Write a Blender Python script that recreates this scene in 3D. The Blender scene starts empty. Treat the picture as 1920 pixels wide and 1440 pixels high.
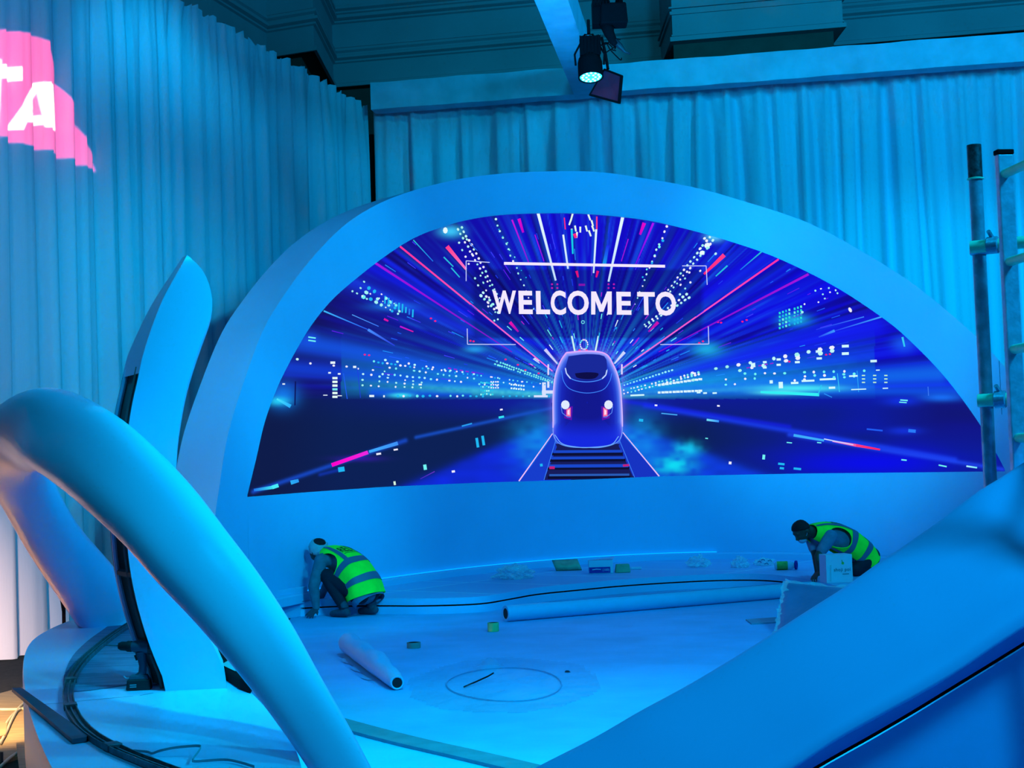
import bpy, bmesh, math, random
import numpy as np
from mathutils import Vector, Matrix, noise

SC = bpy.context.scene
COL = SC.collection
rng = random.Random(7)

# ------------------------------------------------------------------ camera
FPX = 2900.0
CAM = Vector((0.0, 0.0, 1.6))
ROLL = 0.033
PITCH = math.atan(150 * math.cos(ROLL) / FPX)
_f = Vector((0, math.cos(PITCH), math.sin(PITCH)))
_u0 = Vector((0, -math.sin(PITCH), math.cos(PITCH)))
_r0 = Vector((1, 0, 0))
_u = _u0 * math.cos(ROLL) + _r0 * math.sin(ROLL)
_r = _r0 * math.cos(ROLL) - _u0 * math.sin(ROLL)
cam_data = bpy.data.cameras.new('camera')
cam = bpy.data.objects.new('camera', cam_data)
COL.objects.link(cam)
cam_data.sensor_width = 36.0
cam_data.lens = FPX / 1920 * 36.0
cam_data.clip_end = 200
cam.matrix_world = Matrix(((_r.x, _u.x, -_f.x, CAM.x), (_r.y, _u.y, -_f.y, CAM.y), (_r.z, _u.z, -_f.z, CAM.z), (0, 0, 0, 1)))
SC.camera = cam

# ------------------------------------------------------------------ view and lights
SC.view_settings.view_transform = 'Standard'
SC.view_settings.look = 'None'
SC.view_settings.gamma = 1.0
SC.view_settings.exposure = 0.0
SC.view_settings.use_curve_mapping = False
SC.cycles.transparent_max_bounces = 16
SC.cycles.max_bounces = 6
SC.cycles.caustics_reflective = False
SC.cycles.caustics_refractive = False

world = bpy.data.worlds.new('hall_air')
SC.world = world
world.use_nodes = True
_bg = world.node_tree.nodes['Background']
_bg.inputs[0].default_value = (0.10, 0.30, 0.50, 1)
_bg.inputs[1].default_value = 0.16


def aim(o, loc, to):
    o.location = loc
    o.rotation_euler = (Vector(to) - Vector(loc)).to_track_quat('-Z', 'Y').to_euler()


def area(name, loc, to, size, power, col, spread=math.pi):
    d = bpy.data.lights.new(name, 'AREA')
    d.shape = 'SQUARE'
    d.size = size
    d.energy = power
    d.color = col
    d.spread = spread
    o = bpy.data.objects.new(name, d)
    COL.objects.link(o)
    aim(o, loc, to)
    return o


def spot(name, loc, to, angle, power, col, blend=0.5, radius=0.1):
    d = bpy.data.lights.new(name, 'SPOT')
    d.spot_size = math.radians(angle)
    d.spot_blend = blend
    d.energy = power
    d.color = col
    d.shadow_soft_size = radius
    o = bpy.data.objects.new(name, d)
    COL.objects.link(o)
    aim(o, loc, to)
    return o


# unseen rig washes, the work lamp, and spots added to brighten single surfaces
LIGHTS = [
    ('wash_light_left', 'A', (-3.0, 3.0, 7.5), (0, 18, 2), 1.6),
    ('wash_light_right', 'A', (5.5, 3.0, 7.0), (2.5, 19, 2), 1.6),
    ('drape_light_left', 'S', (0.6, 14.5, 8.7), (-5.3, 17.0, 5.2), 60),
    ('drape_fill_front', 'S', (-0.2, 13.0, 8.2), (-4.4, 20.0, 5.4), 34),
    ('drape_fill_low', 'S', (-1.3, 9.5, 8.0), (-5.1, 17.6, 2.7), 32),
    ('drape_light_right', 'A', (7.0, 16.0, 8.7), (8, 26, 6), 1.2),
    ('drape_light_back', 'S', (0.5, 19.0, 8.9), (1.2, 26.3, 6.2), 84),
    ('sculpture_light', 'S', (3.2, 4.6, 5.5), (-1.8, 7.2, 1.0), 50),
    ('sculpture_rim_light', 'S', (4.2, 9.5, 6.0), (-1.8, 7.0, 1.0), 45),
    ('work_lamp', 'S', (-3.75, 9.6, 0.0), (-6.4, 13.6, -0.45), 56),
    ('plywood_fill', 'S', (-4.3, 10.6, 1.3), (-4.3, 11.8, -0.28), 75),  # extra warm spot added out of view to brighten the plywood
    ('floor_fill', 'S', (0.8, 5.0, 7.5), (0.2, 8.3, 0), 44),
    ('floor_fill_far', 'S', (0.6, 10.5, 8.4), (0.2, 13.6, 0), 50),
    ('low_side_light', 'S', (3.4, 3.4, 0.5), (1.6, 4.9, 0.2), 80),
    ('truss_fill', 'S', (0.5, 15.5, 3.5), (0.95, 20.5, 7.8), 34),  # unseen spot added below to lift the underside of the beam
    ('arch_fill_left', 'S', (5.0, 10.0, 8.4), (-1.9, 17.2, 3.9), 30),
    ('arch_fill_right', 'S', (-3.0, 9.0, 8.4), (4.9, 20.2, 3.9), 30),
    ('wall_fill_left', 'S', (2.2, 9.0, 7.0), (-2.2, 16.8, 0.7), 26),  # unseen spot added to lift the wall foot and floor at left
]
TUNE = {n[0]: ((0.1, 0.6, 1.0), 400.0) for n in LIGHTS}
WORLD = (0.05, 0.25, 0.45)
#TUNED#
TUNE.update({
    'wash_light_left': ((0.0000, 0.6200, 1.0000), 201.6),
    'wash_light_right': ((0.0000, 0.5683, 1.0000), 1047.8),
    'drape_light_left': ((0, 0, 1), 0.0),
    'drape_fill_front': ((0.0000, 0.5507, 1.0000), 14913.4),
    'drape_light_right': ((0.0000, 0.5059, 1.0000), 631.5),
    'drape_light_back': ((0.0000, 0.7293, 1.0000), 355.1),
    'sculpture_light': ((0, 0, 1), 0.0),
    'sculpture_rim_light': ((0.0000, 0.7500, 1.0000), 1499.6),
    'work_lamp': ((1.0000, 0.7200, 0.5000), 4800.0),
    'plywood_fill': ((1.0000, 0.6600, 0.2800), 660.0),
    'floor_fill': ((0.0000, 0.7500, 1.0000), 3957.0),
    'floor_fill_far': ((0.0000, 0.4000, 1.0000), 1847.3),
    'low_side_light': ((0, 0, 1), 0.0),
    'truss_fill': ((0.0000, 0.4333, 1.0000), 3874.7),
    'arch_fill_left': ((0.0000, 0.6200, 1.0000), 2804.4),
    'arch_fill_right': ((0.0000, 0.6200, 1.0000), 8884.9),
    'wall_fill_left': ((0.0000, 0.6200, 1.0000), 1900.0),
    'stage_light_beam': ((0, 0, 1), 0.0),
    'drape_fill_low': ((0.0000, 0.7500, 1.0000), 565.2),
})
WORLD = (0.0182, 0.1820, 0.3033)
#END#
_bg.inputs[0].default_value = (*WORLD, 1)
_bg.inputs[1].default_value = 0.16
for _n, _k, _l, _t, _s in LIGHTS:
    _c, _e = TUNE[_n]
    if _k == 'A':
        area(_n, _l, _t, _s, _e, _c)
    else:
        spot(_n, _l, _t, _s, _e, _c, 0.8, 0.2)


# ------------------------------------------------------------------ geometry from sight lines
def ray(px, py):
    return _f + _r * ((px - 960.0) / FPX) - _u * ((py - 720.0) / FPX)


def atY(px, py, Y):
    d = ray(px, py)
    return CAM + d * (Y / d.y)


def onz(px, py, z):
    d = ray(px, py)
    return CAM + d * ((z - CAM.z) / d.z)


def srgb(r, g, b):
    def c(v):
        v /= 255.0
        return v / 12.92 if v <= 0.04045 else ((v + 0.055) / 1.055) ** 2.4
    return (c(r), c(g), c(b))


# ------------------------------------------------------------------ mesh helpers
class MB:
    def __init__(s):
        s.v = []
        s.f = []

    def add(s, vs, fs):
        n = len(s.v)
        s.v += [tuple(p) for p in vs]
        s.f += [tuple(i + n for i in f) for f in fs]
        return s

    def box(s, c, size, rz=0.0, M=None, taper=1.0):
        hx, hy, hz = size[0] / 2, size[1] / 2, size[2] / 2
        vs = []
        R = Matrix.Rotation(rz, 3, 'Z') if M is None else M
        for z in (-hz, hz):
            t = taper if z > 0 else 1.0
            for x, y in ((-hx, -hy), (hx, -hy), (hx, hy), (-hx, hy)):
                vs.append(R @ Vector((x * t, y * t, z)) + Vector(c))
        return s.add(vs, [(3, 2, 1, 0), (4, 5, 6, 7), (0, 1, 5, 4), (1, 2, 6, 5), (2, 3, 7, 6), (3, 0, 4, 7)])

    def tube(s, pts, rad, n=12, cap=True, up=None):
        pts = [Vector(p) for p in pts]
        if not hasattr(rad, '__len__'):
            rad = [rad] * len(pts)
        rings = []
        prev = None
        for i, p in enumerate(pts):
            a = pts[max(i - 1, 0)]
            b = pts[min(i + 1, len(pts) - 1)]
            t = (b - a).normalized()
            if prev is None:
                ref = Vector(up) if up else (Vector((0, 0, 1)) if abs(t.z) < 0.9 else Vector((1, 0, 0)))
                w = (ref - t * ref.dot(t)).normalized()
            else:
                w = (prev - t * prev.dot(t)).normalized()
            prev = w
            q = t.cross(w)
            rings.append([p + (w * math.cos(2 * math.pi * k / n) + q * math.sin(2 * math.pi * k / n)) * rad[i] for k in range(n)])
        vs = [v for r_ in rings for v in r_]
        fs = []
        for i in range(len(rings) - 1):
            for k in range(n):
                fs.append((i * n + k, i * n + (k + 1) % n, (i + 1) * n + (k + 1) % n, (i + 1) * n + k))
        if cap:
            fs.append(tuple(range(n - 1, -1, -1)))
            m = (len(rings) - 1) * n
            fs.append(tuple(range(m, m + n)))
        return s.add(vs, fs)

    def lathe(s, prof, c=(0, 0, 0), axis=(0, 0, 1), n=24):
        a = Vector(axis).normalized()
        ref = Vector((0, 0, 1)) if abs(a.z) < 0.9 else Vector((1, 0, 0))
        w = (ref - a * ref.dot(a)).normalized()
        q = a.cross(w)
        vs = []
        for (r_, h) in prof:
            for k in range(n):
                an = 2 * math.pi * k / n
                vs.append(Vector(c) + a * h + (w * math.cos(an) + q * math.sin(an)) * r_)
        fs = []
        for i in range(len(prof) - 1):
            for k in range(n):
                fs.append((i * n + k, i * n + (k + 1) % n, (i + 1) * n + (k + 1) % n, (i + 1) * n + k))
        fs.append(tuple(range(n - 1, -1, -1)))
        m = (len(prof) - 1) * n
        fs.append(tuple(range(m, m + n)))
        return s.add(vs, fs)

    def build(s, name, m=None, parent=None, smooth=False, bevel=0.0, sub=0, autos=None):
        me = bpy.data.meshes.new(name)
        me.from_pydata(s.v, [], s.f)
        me.validate()
        o = bpy.data.objects.new(name, me)
        COL.objects.link(o)
        if m is not None:
            for mm in (m if isinstance(m, (list, tuple)) else [m]):
                me.materials.append(mm)
        if smooth:
            me.polygons.foreach_set('use_smooth', [True] * len(me.polygons))
        bm = bmesh.new()
        bm.from_mesh(me)
        bmesh.ops.recalc_face_normals(bm, faces=bm.faces)
        if autos is not None:
            for e in bm.edges:
                if len(e.link_faces) == 2 and e.calc_face_angle(0) > math.radians(autos):
                    e.smooth = False
            for fc in bm.faces:
                fc.smooth = True
        bm.to_mesh(me)
        bm.free()
        if bevel > 0:
            b = o.modifiers.new('b', 'BEVEL')
            b.width = bevel
            b.segments = 2
            b.limit_method = 'ANGLE'
        if sub:
            q = o.modifiers.new('s', 'SUBSURF')
            q.levels = q.render_levels = sub
        if parent is not None:
            o.parent = parent
            o.matrix_parent_inverse = parent.matrix_world.inverted() if False else Matrix.Translation(-Vector(parent.location))
        return o


def tag(o, label=None, cat=None, group=None, kind=None):
    if label:
        o['label'] = label
    if cat:
        o['category'] = cat
    if group:
        o['group'] = group
    if kind:
        o['kind'] = kind
    return o


def thing(name, label, cat, loc=(0, 0, 0), group=None):
    o = bpy.data.objects.new(name, None)
    o.empty_display_size = 0.1
    COL.objects.link(o)
    o.location = loc
    return tag(o, label, cat, group)


# ------------------------------------------------------------------ materials
def mat(name, col, rough=0.6, metal=0.0, spec=0.3, var=0.0, vscale=3.0, bump=0.0, bscale=30.0, col2=None, trans=0.0, alpha=1.0, stretch=None, emit=None, es=0.0, sheen=0.0):
    m = bpy.data.materials.new(name)
    m.use_nodes = True
    nt = m.node_tree
    b = nt.nodes['Principled BSDF']
    b.inputs['Base Color'].default_value = (*col, 1)
    b.inputs['Roughness'].default_value = rough
    b.inputs['Metallic'].default_value = metal
    b.inputs['Specular IOR Level'].default_value = spec
    if trans:
        b.inputs['Transmission Weight'].default_value = trans
    if alpha < 1:
        b.inputs['Alpha'].default_value = alpha
    if sheen:
        b.inputs['Sheen Weight'].default_value = sheen
    if emit:
        b.inputs['Emission Color'].default_value = (*emit, 1)
        b.inputs['Emission Strength'].default_value = es
    tc = nt.nodes.new('ShaderNodeTexCoord')
    src = tc.outputs['Object']
    if stretch:
        mp = nt.nodes.new('ShaderNodeMapping')
        mp.inputs['Scale'].default_value = stretch
        nt.links.new(src, mp.inputs['Vector'])
        src = mp.outputs[0]
    if var > 0 or col2:
        n = nt.nodes.new('ShaderNodeTexNoise')
        n.inputs['Scale'].default_value = vscale
        n.inputs['Detail'].default_value = 5
        nt.links.new(src, n.inputs['Vector'])
        r = nt.nodes.new('ShaderNodeValToRGB')
        c2 = col2 if col2 else tuple(c * (1 - var) for c in col)
        r.color_ramp.elements[0].color = (*c2, 1)
        r.color_ramp.elements[1].color = (*col, 1)
        r.color_ramp.elements[0].position = 0.35
        r.color_ramp.elements[1].position = 0.65
        nt.links.new(n.outputs['Fac'], r.inputs[0])
        nt.links.new(r.outputs[0], b.inputs['Base Color'])
    if bump > 0:
        n2 = nt.nodes.new('ShaderNodeTexNoise')
        n2.inputs['Scale'].default_value = bscale
        n2.inputs['Detail'].default_value = 6
        nt.links.new(src, n2.inputs['Vector'])
        bp = nt.nodes.new('ShaderNodeBump')
        bp.inputs['Strength'].default_value = bump
        bp.inputs['Distance'].default_value = 0.02
        nt.links.new(n2.outputs['Fac'], bp.inputs['Height'])
        nt.links.new(bp.outputs[0], b.inputs['Normal'])
    return m


W = (0.62, 0.50, 0.80)
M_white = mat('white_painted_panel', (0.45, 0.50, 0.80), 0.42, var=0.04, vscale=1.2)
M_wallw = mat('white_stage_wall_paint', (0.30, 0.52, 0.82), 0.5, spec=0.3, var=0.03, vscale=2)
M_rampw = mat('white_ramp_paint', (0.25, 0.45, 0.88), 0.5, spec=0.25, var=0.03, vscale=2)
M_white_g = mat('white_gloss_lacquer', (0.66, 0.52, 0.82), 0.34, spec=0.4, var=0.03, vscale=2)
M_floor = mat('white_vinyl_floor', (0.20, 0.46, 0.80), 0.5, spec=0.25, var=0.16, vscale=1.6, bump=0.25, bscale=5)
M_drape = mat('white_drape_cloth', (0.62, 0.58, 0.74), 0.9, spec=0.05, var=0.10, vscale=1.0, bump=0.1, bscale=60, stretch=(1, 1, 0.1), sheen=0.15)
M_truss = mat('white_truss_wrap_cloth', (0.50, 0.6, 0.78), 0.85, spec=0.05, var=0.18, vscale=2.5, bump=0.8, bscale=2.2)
M_wallp = mat('grey_plaster', (0.60, 0.33, 0.38), 0.8, var=0.12, vscale=0.8)
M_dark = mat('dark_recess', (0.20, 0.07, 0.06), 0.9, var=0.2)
M_black = mat('black_powder_coat', (0.010, 0.004, 0.006), 0.85, spec=0.05, var=0.2, vscale=20)
M_plyback = mat('raw_grey_board', (0.16, 0.13, 0.15), 0.8, var=0.35, vscale=4)
M_wood = mat('raw_plywood', (0.50, 0.34, 0.19), 0.7, var=0.3, vscale=4, stretch=(1, 8, 1))
M_carpet = mat('dark_hall_carpet', (0.05, 0.045, 0.04), 0.95, var=0.5, vscale=25)
M_alu = mat('scratched_aluminium', (0.55, 0.50, 0.75), 0.30, metal=0.25, var=0.25, vscale=30, bump=0.1, bscale=80)
M_steel = mat('galvanised_steel', (0.45, 0.40, 0.60), 0.30, metal=0.35, var=0.3, vscale=25, bump=0.1, bscale=60)
M_green = mat('pale_green_plastic', (0.35, 0.75, 0.55), 0.35, var=0.2, vscale=12)

# ------------------------------------------------------------------ curved stage wall (plan curve)
_tab = [(300, 14.0), (380, 15.4), (463, 16.3), (600, 17.8), (740, 19.05), (900, 20.8), (1050, 21.7), (1130, 22.0), (1300, 22.1), (1450, 21.5), (1650, 19.9), (1880, 17.7), (1960, 17.0), (2060, 16.2)]
_pc = np.polyfit([(p - 960) / FPX for p, y in _tab], [y for p, y in _tab], 5)


def planY(t):
    return float(np.polyval(_pc, t))


def plan_pt(t):
    y = planY(t)
    return Vector((t * y, y, 0))


def plan_n(t):              # horizontal normal, towards the audience
    a = plan_pt(t - 1e-3)
    b = plan_pt(t + 1e-3)
    d = (b - a).normalized()
    return Vector((d.y, -d.x, 0))


def on_wall(px, py, off=0.0):
    d = ray(px, py)
    t = d.x / d.y
    y = planY(t)
    p = CAM + d * (y / d.y)
    return p + plan_n(t) * off if off else p


def interp(tab, x):
    return float(np.interp(x, [a for a, b in tab], [b for a, b in tab]))


def tz(pts, step=6):
    out = []
    for (x0, y0), (x1, y1) in zip(pts[:-1], pts[1:]):
        n = max(1, int(math.hypot(x1 - x0, y1 - y0) / step))
        for k in range(n):
            out.append((x0 + (x1 - x0) * k / n, y0 + (y1 - y0) * k / n))
    out.append(pts[-1])
    res = []
    for x, y in out:
        p = on_wall(x, y)
        res.append((p.x / p.y, p.z))
    return res


def smooth_curve(pts, n=8):        # Catmull-Rom through points of any dimension
    P = [np.array(p, float) for p in pts]
    P = [2 * P[0] - P[1]] + P + [2 * P[-1] - P[-2]]
    out = []
    for i in range(1, len(P) - 2):
        for k in range(n):
            t = k / n
            out.append(0.5 * ((2 * P[i]) + (-P[i - 1] + P[i + 1]) * t + (2 * P[i - 1] - 5 * P[i] + 4 * P[i + 1] - P[i + 2]) * t * t + (-P[i - 1] + 3 * P[i] - 3 * P[i + 1] + P[i + 2]) * t ** 3))
    out.append(P[-2])
    return [tuple(p) for p in out]


OUT = [(393, 1110), (400, 1000), (410, 920), (427, 817), (457, 717), (493, 620), (533, 553), (580, 490), (637, 430), (693, 391), (760, 362), (860, 336), (960, 324), (1060, 321), (1127, 323), (1200, 333), (1300, 351), (1387, 375), (1511, 416), (1612, 469), (1717, 536), (1820, 622), (1880, 684), (1935, 760), (1985, 860), (2020, 1000), (2035, 1120)]
SCR = [(463, 932), (480, 862), (497, 790), (520, 727), (545, 676), (576, 622), (607, 580), (640, 546), (700, 497), (751, 461), (790, 440), (829, 426), (870, 414), (930, 404), (1008, 400), (1097, 401), (1200, 411), (1281, 428), (1370, 453), (1460, 485), (1563, 536), (1652, 594), (1703, 636), (1769, 704), (1830, 785), (1868, 850), (1886, 884)]
BOT = [(463, 932), (590, 922), (720, 913), (900, 905), (1100, 899), (1240, 893), (1500, 888), (1700, 886), (1886, 884)]
tz_out = tz(smooth_curve(OUT, 10), 5)
tz_scr = tz(smooth_curve(SCR, 8), 4)
tz_bot = tz(BOT, 10)
STAGE_Z = 0.17

t_lo, t_hi = tz_out[0][0], tz_out[-1][0]
s_lo, s_hi = tz_scr[0][0], tz_scr[-1][0]
ts = sorted(set([round(t, 6) for t, z in tz_out] + [round(s_lo + (s_hi - s_lo) * k / 200, 6) for k in range(201)] + [round(t, 6) for t, z in tz_scr[:60]] + [round(t, 6) for t, z in tz_scr[-60:]]))
ts = [t for t in ts if t_lo < t < t_hi]
ts = [t_lo] + [t for i, t in enumerate(ts)] + [t_hi]
keep = [ts[0]]
for t in ts[1:]:
    if t - keep[-1] > 2e-4:
        keep.append(t)
ts = keep


def col_pt(t, z, off=0.0):
    p = plan_pt(t)
    if off:
        p = p + plan_n(t) * off
    return Vector((p.x, p.y, z))


THK = 0.5
REC = 0.05
wall = thing('arched_stage_wall', 'giant white curved wall with arch shaped outline framing the wide screen', 'stage wall', tuple(col_pt(0.05, 0)))
mb = MB()
prev = None
for t in ts:
    zt = interp(tz_out, t)
    ins = s_lo <= t <= s_hi
    zs = interp(tz_scr, t) if ins else None
    zb = interp(tz_bot, t) if ins else None
    cur = (t, zt, zs, zb)
    if prev is not None:
        pt, pzt, pzs, pzb = prev
        def q(z0a, z1a, z0b, z1b, off=0.0):
            mb.add([col_pt(pt, z0a, off), col_pt(t, z0b, off), col_pt(t, z1b, off), col_pt(pt, z1a, off)], [(0, 1, 2, 3)])
        if zs is not None and pzs is not None:
            q(0, pzb, 0, zb)
            q(pzs, pzt, zs, zt)
            # reveal around the screen
            mb.add([col_pt(pt, pzs), col_pt(t, zs), col_pt(t, zs, -REC - .03), col_pt(pt, pzs, -REC - .03)], [(0, 1, 2, 3)])
            mb.add([col_pt(pt, pzb), col_pt(t, zb), col_pt(t, zb, -REC - .03), col_pt(pt, pzb, -REC - .03)], [(0, 1, 2, 3)])
        else:
            q(0, pzt, 0, zt)
    prev = cur
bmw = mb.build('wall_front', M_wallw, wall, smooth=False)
md = bmw.data
bm = bmesh.new(); bm.from_mesh(md)
bmesh.ops.remove_doubles(bm, verts=bm.verts, dist=1e-4)
for fc in bm.faces: fc.smooth = True
for e in bm.edges:
    if len(e.link_faces) == 2 and e.calc_face_angle(0) > 0.6: e.smooth = False
bm.to_mesh(md); bm.free()
# rim: outer side of the arch
mb = MB()
rim = [(t, interp(tz_out, t)) for t in ts]


def ext(t, z):
    k = min(1.0, max(0.0, (t + 0.12) / 0.16))
    d = -plan_n(t) * (1 - k) + Vector((-0.12, 0.95, 0)) * k
    p = plan_pt(t) + d * THK
    return Vector((p.x, p.y, z))

for (ta, za), (tb, zb) in zip(rim[:-1], rim[1:]):
    mb.add([col_pt(ta, za), col_pt(tb, zb), ext(tb, zb), ext(ta, za)], [(0, 1, 2, 3)])
ta, za = rim[0]
mb.add([col_pt(ta, 0), col_pt(ta, za), ext(ta, za), ext(ta, 0)], [(0, 1, 2, 3)])
ta, za = rim[-1]
mb.add([col_pt(ta, 0), col_pt(ta, za), ext(ta, za), ext(ta, 0)], [(0, 1, 2, 3)])
for t0, t1 in zip(ts[:-1], ts[1:]):     # back skin
    mb.add([ext(t0, 0), ext(t1, 0), ext(t1, interp(tz_out, t1)), ext(t0, interp(tz_out, t0))], [(0, 1, 2, 3)])
rimo = mb.build('side_return', M_wallw, wall, smooth=False)
bm = bmesh.new(); bm.from_mesh(rimo.data)
bmesh.ops.remove_doubles(bm, verts=bm.verts, dist=1e-4)
for fc in bm.faces: fc.smooth = True
for e in bm.edges:
    if len(e.link_faces) == 2 and e.calc_face_angle(0) > 0.6: e.smooth = False
bm.to_mesh(rimo.data); bm.free()
# kerb along the wall foot
mb = MB()
kt = [t_lo + 0.01 + (t_hi - t_lo - 0.02) * k / 90 for k in range(91)]
prof = [(0.0, 0.262), (0.10, 0.255), (0.115, 0.24), (0.12, 0.15), (0.0, 0.15)]
n = len(prof)
vs = [col_pt(t, z, o_) for t in kt for o_, z in prof]
fs = [(i * n + k, i * n + k + 1, (i + 1) * n + k + 1, (i + 1) * n + k) for i in range(90) for k in range(n - 1)]
mb.add(vs, fs)
mb.build('foot_kerb', M_wallw, wall, autos=40)
M_strip = mat('added_kerb_glow', (0.3, 0.5, 0.8), 0.5, emit=(0.0, 0.42, 1.0), es=1.6)  # glowing strip added for a bright kerb line and glow on the wall
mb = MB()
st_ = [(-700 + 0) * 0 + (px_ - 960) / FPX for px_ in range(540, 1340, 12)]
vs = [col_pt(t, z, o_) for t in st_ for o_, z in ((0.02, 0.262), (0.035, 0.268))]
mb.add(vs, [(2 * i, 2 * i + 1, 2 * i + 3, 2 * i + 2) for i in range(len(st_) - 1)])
o = mb.build('kerb_glow_strip', M_strip, wall)
o['label'] = 'thin added glowing strip on top of the kerb'

# ------------------------------------------------------------------ LED screen
def emis_attr(name, strength=1.0):
    m = bpy.data.materials.new(name)
    m.use_nodes = True
    nt = m.node_tree
    nt.nodes.clear()
    o = nt.nodes.new('ShaderNodeOutputMaterial')
    e = nt.nodes.new('ShaderNodeEmission')
    a = nt.nodes.new('ShaderNodeAttribute')
    a.attribute_name = 'Col'
    e.inputs[1].default_value = strength
    nt.links.new(a.outputs['Color'], e.inputs[0])
    nt.links.new(e.outputs[0], o.inputs[0])
    return m


M_led = emis_attr('led_screen_glow', 1.05)
NC, NR = 640, 230
Ts = np.linspace(s_lo + 1e-4, s_hi - 1e-4, NC)
zt_ = np.interp(Ts, [a for a, b in tz_scr], [b for a, b in tz_scr])
zb_ = np.interp(Ts, [a for a, b in tz_bot], [b for a, b in tz_bot])
P = np.zeros((NC, NR, 3))
for i, t in enumerate(Ts):
    p = col_pt(t, 0, -REC)
    P[i, :, 0] = p.x
    P[i, :, 1] = p.y
    P[i, :, 2] = np.linspace(zb_[i] - 0.01, zt_[i] + 0.02, NR)
rel = P - np.array(CAM)
fx = rel @ np.array(_r); fy = rel @ np.array(_u); fz = rel @ np.array(_f)
PX = 960 + FPX * fx / fz
PY = 720 - FPX * fy / fz


def n1(x, seed, per=64):
    r_ = np.random.RandomState(seed).rand(per + 1)
    x = np.mod(x, per)
    i = np.floor(x).astype(int)
    f = x - i
    f = f * f * (3 - 2 * f)
    return r_[i] * (1 - f) + r_[(i + 1) % per] * f


def n2(x, y, seed):
    R = np.random.RandomState(seed).rand(128, 128)
    xi = np.floor(x).astype(int); yi = np.floor(y).astype(int)
    fx_ = x - xi; fy_ = y - yi
    fx_ = fx_ * fx_ * (3 - 2 * fx_); fy_ = fy_ * fy_ * (3 - 2 * fy_)
    g = lambda a, b: R[a % 128, b % 128]
    return (g(xi, yi) * (1 - fx_) + g(xi + 1, yi) * fx_) * (1 - fy_) + (g(xi, yi + 1) * (1 - fx_) + g(xi + 1, yi + 1) * fx_) * fy_


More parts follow.
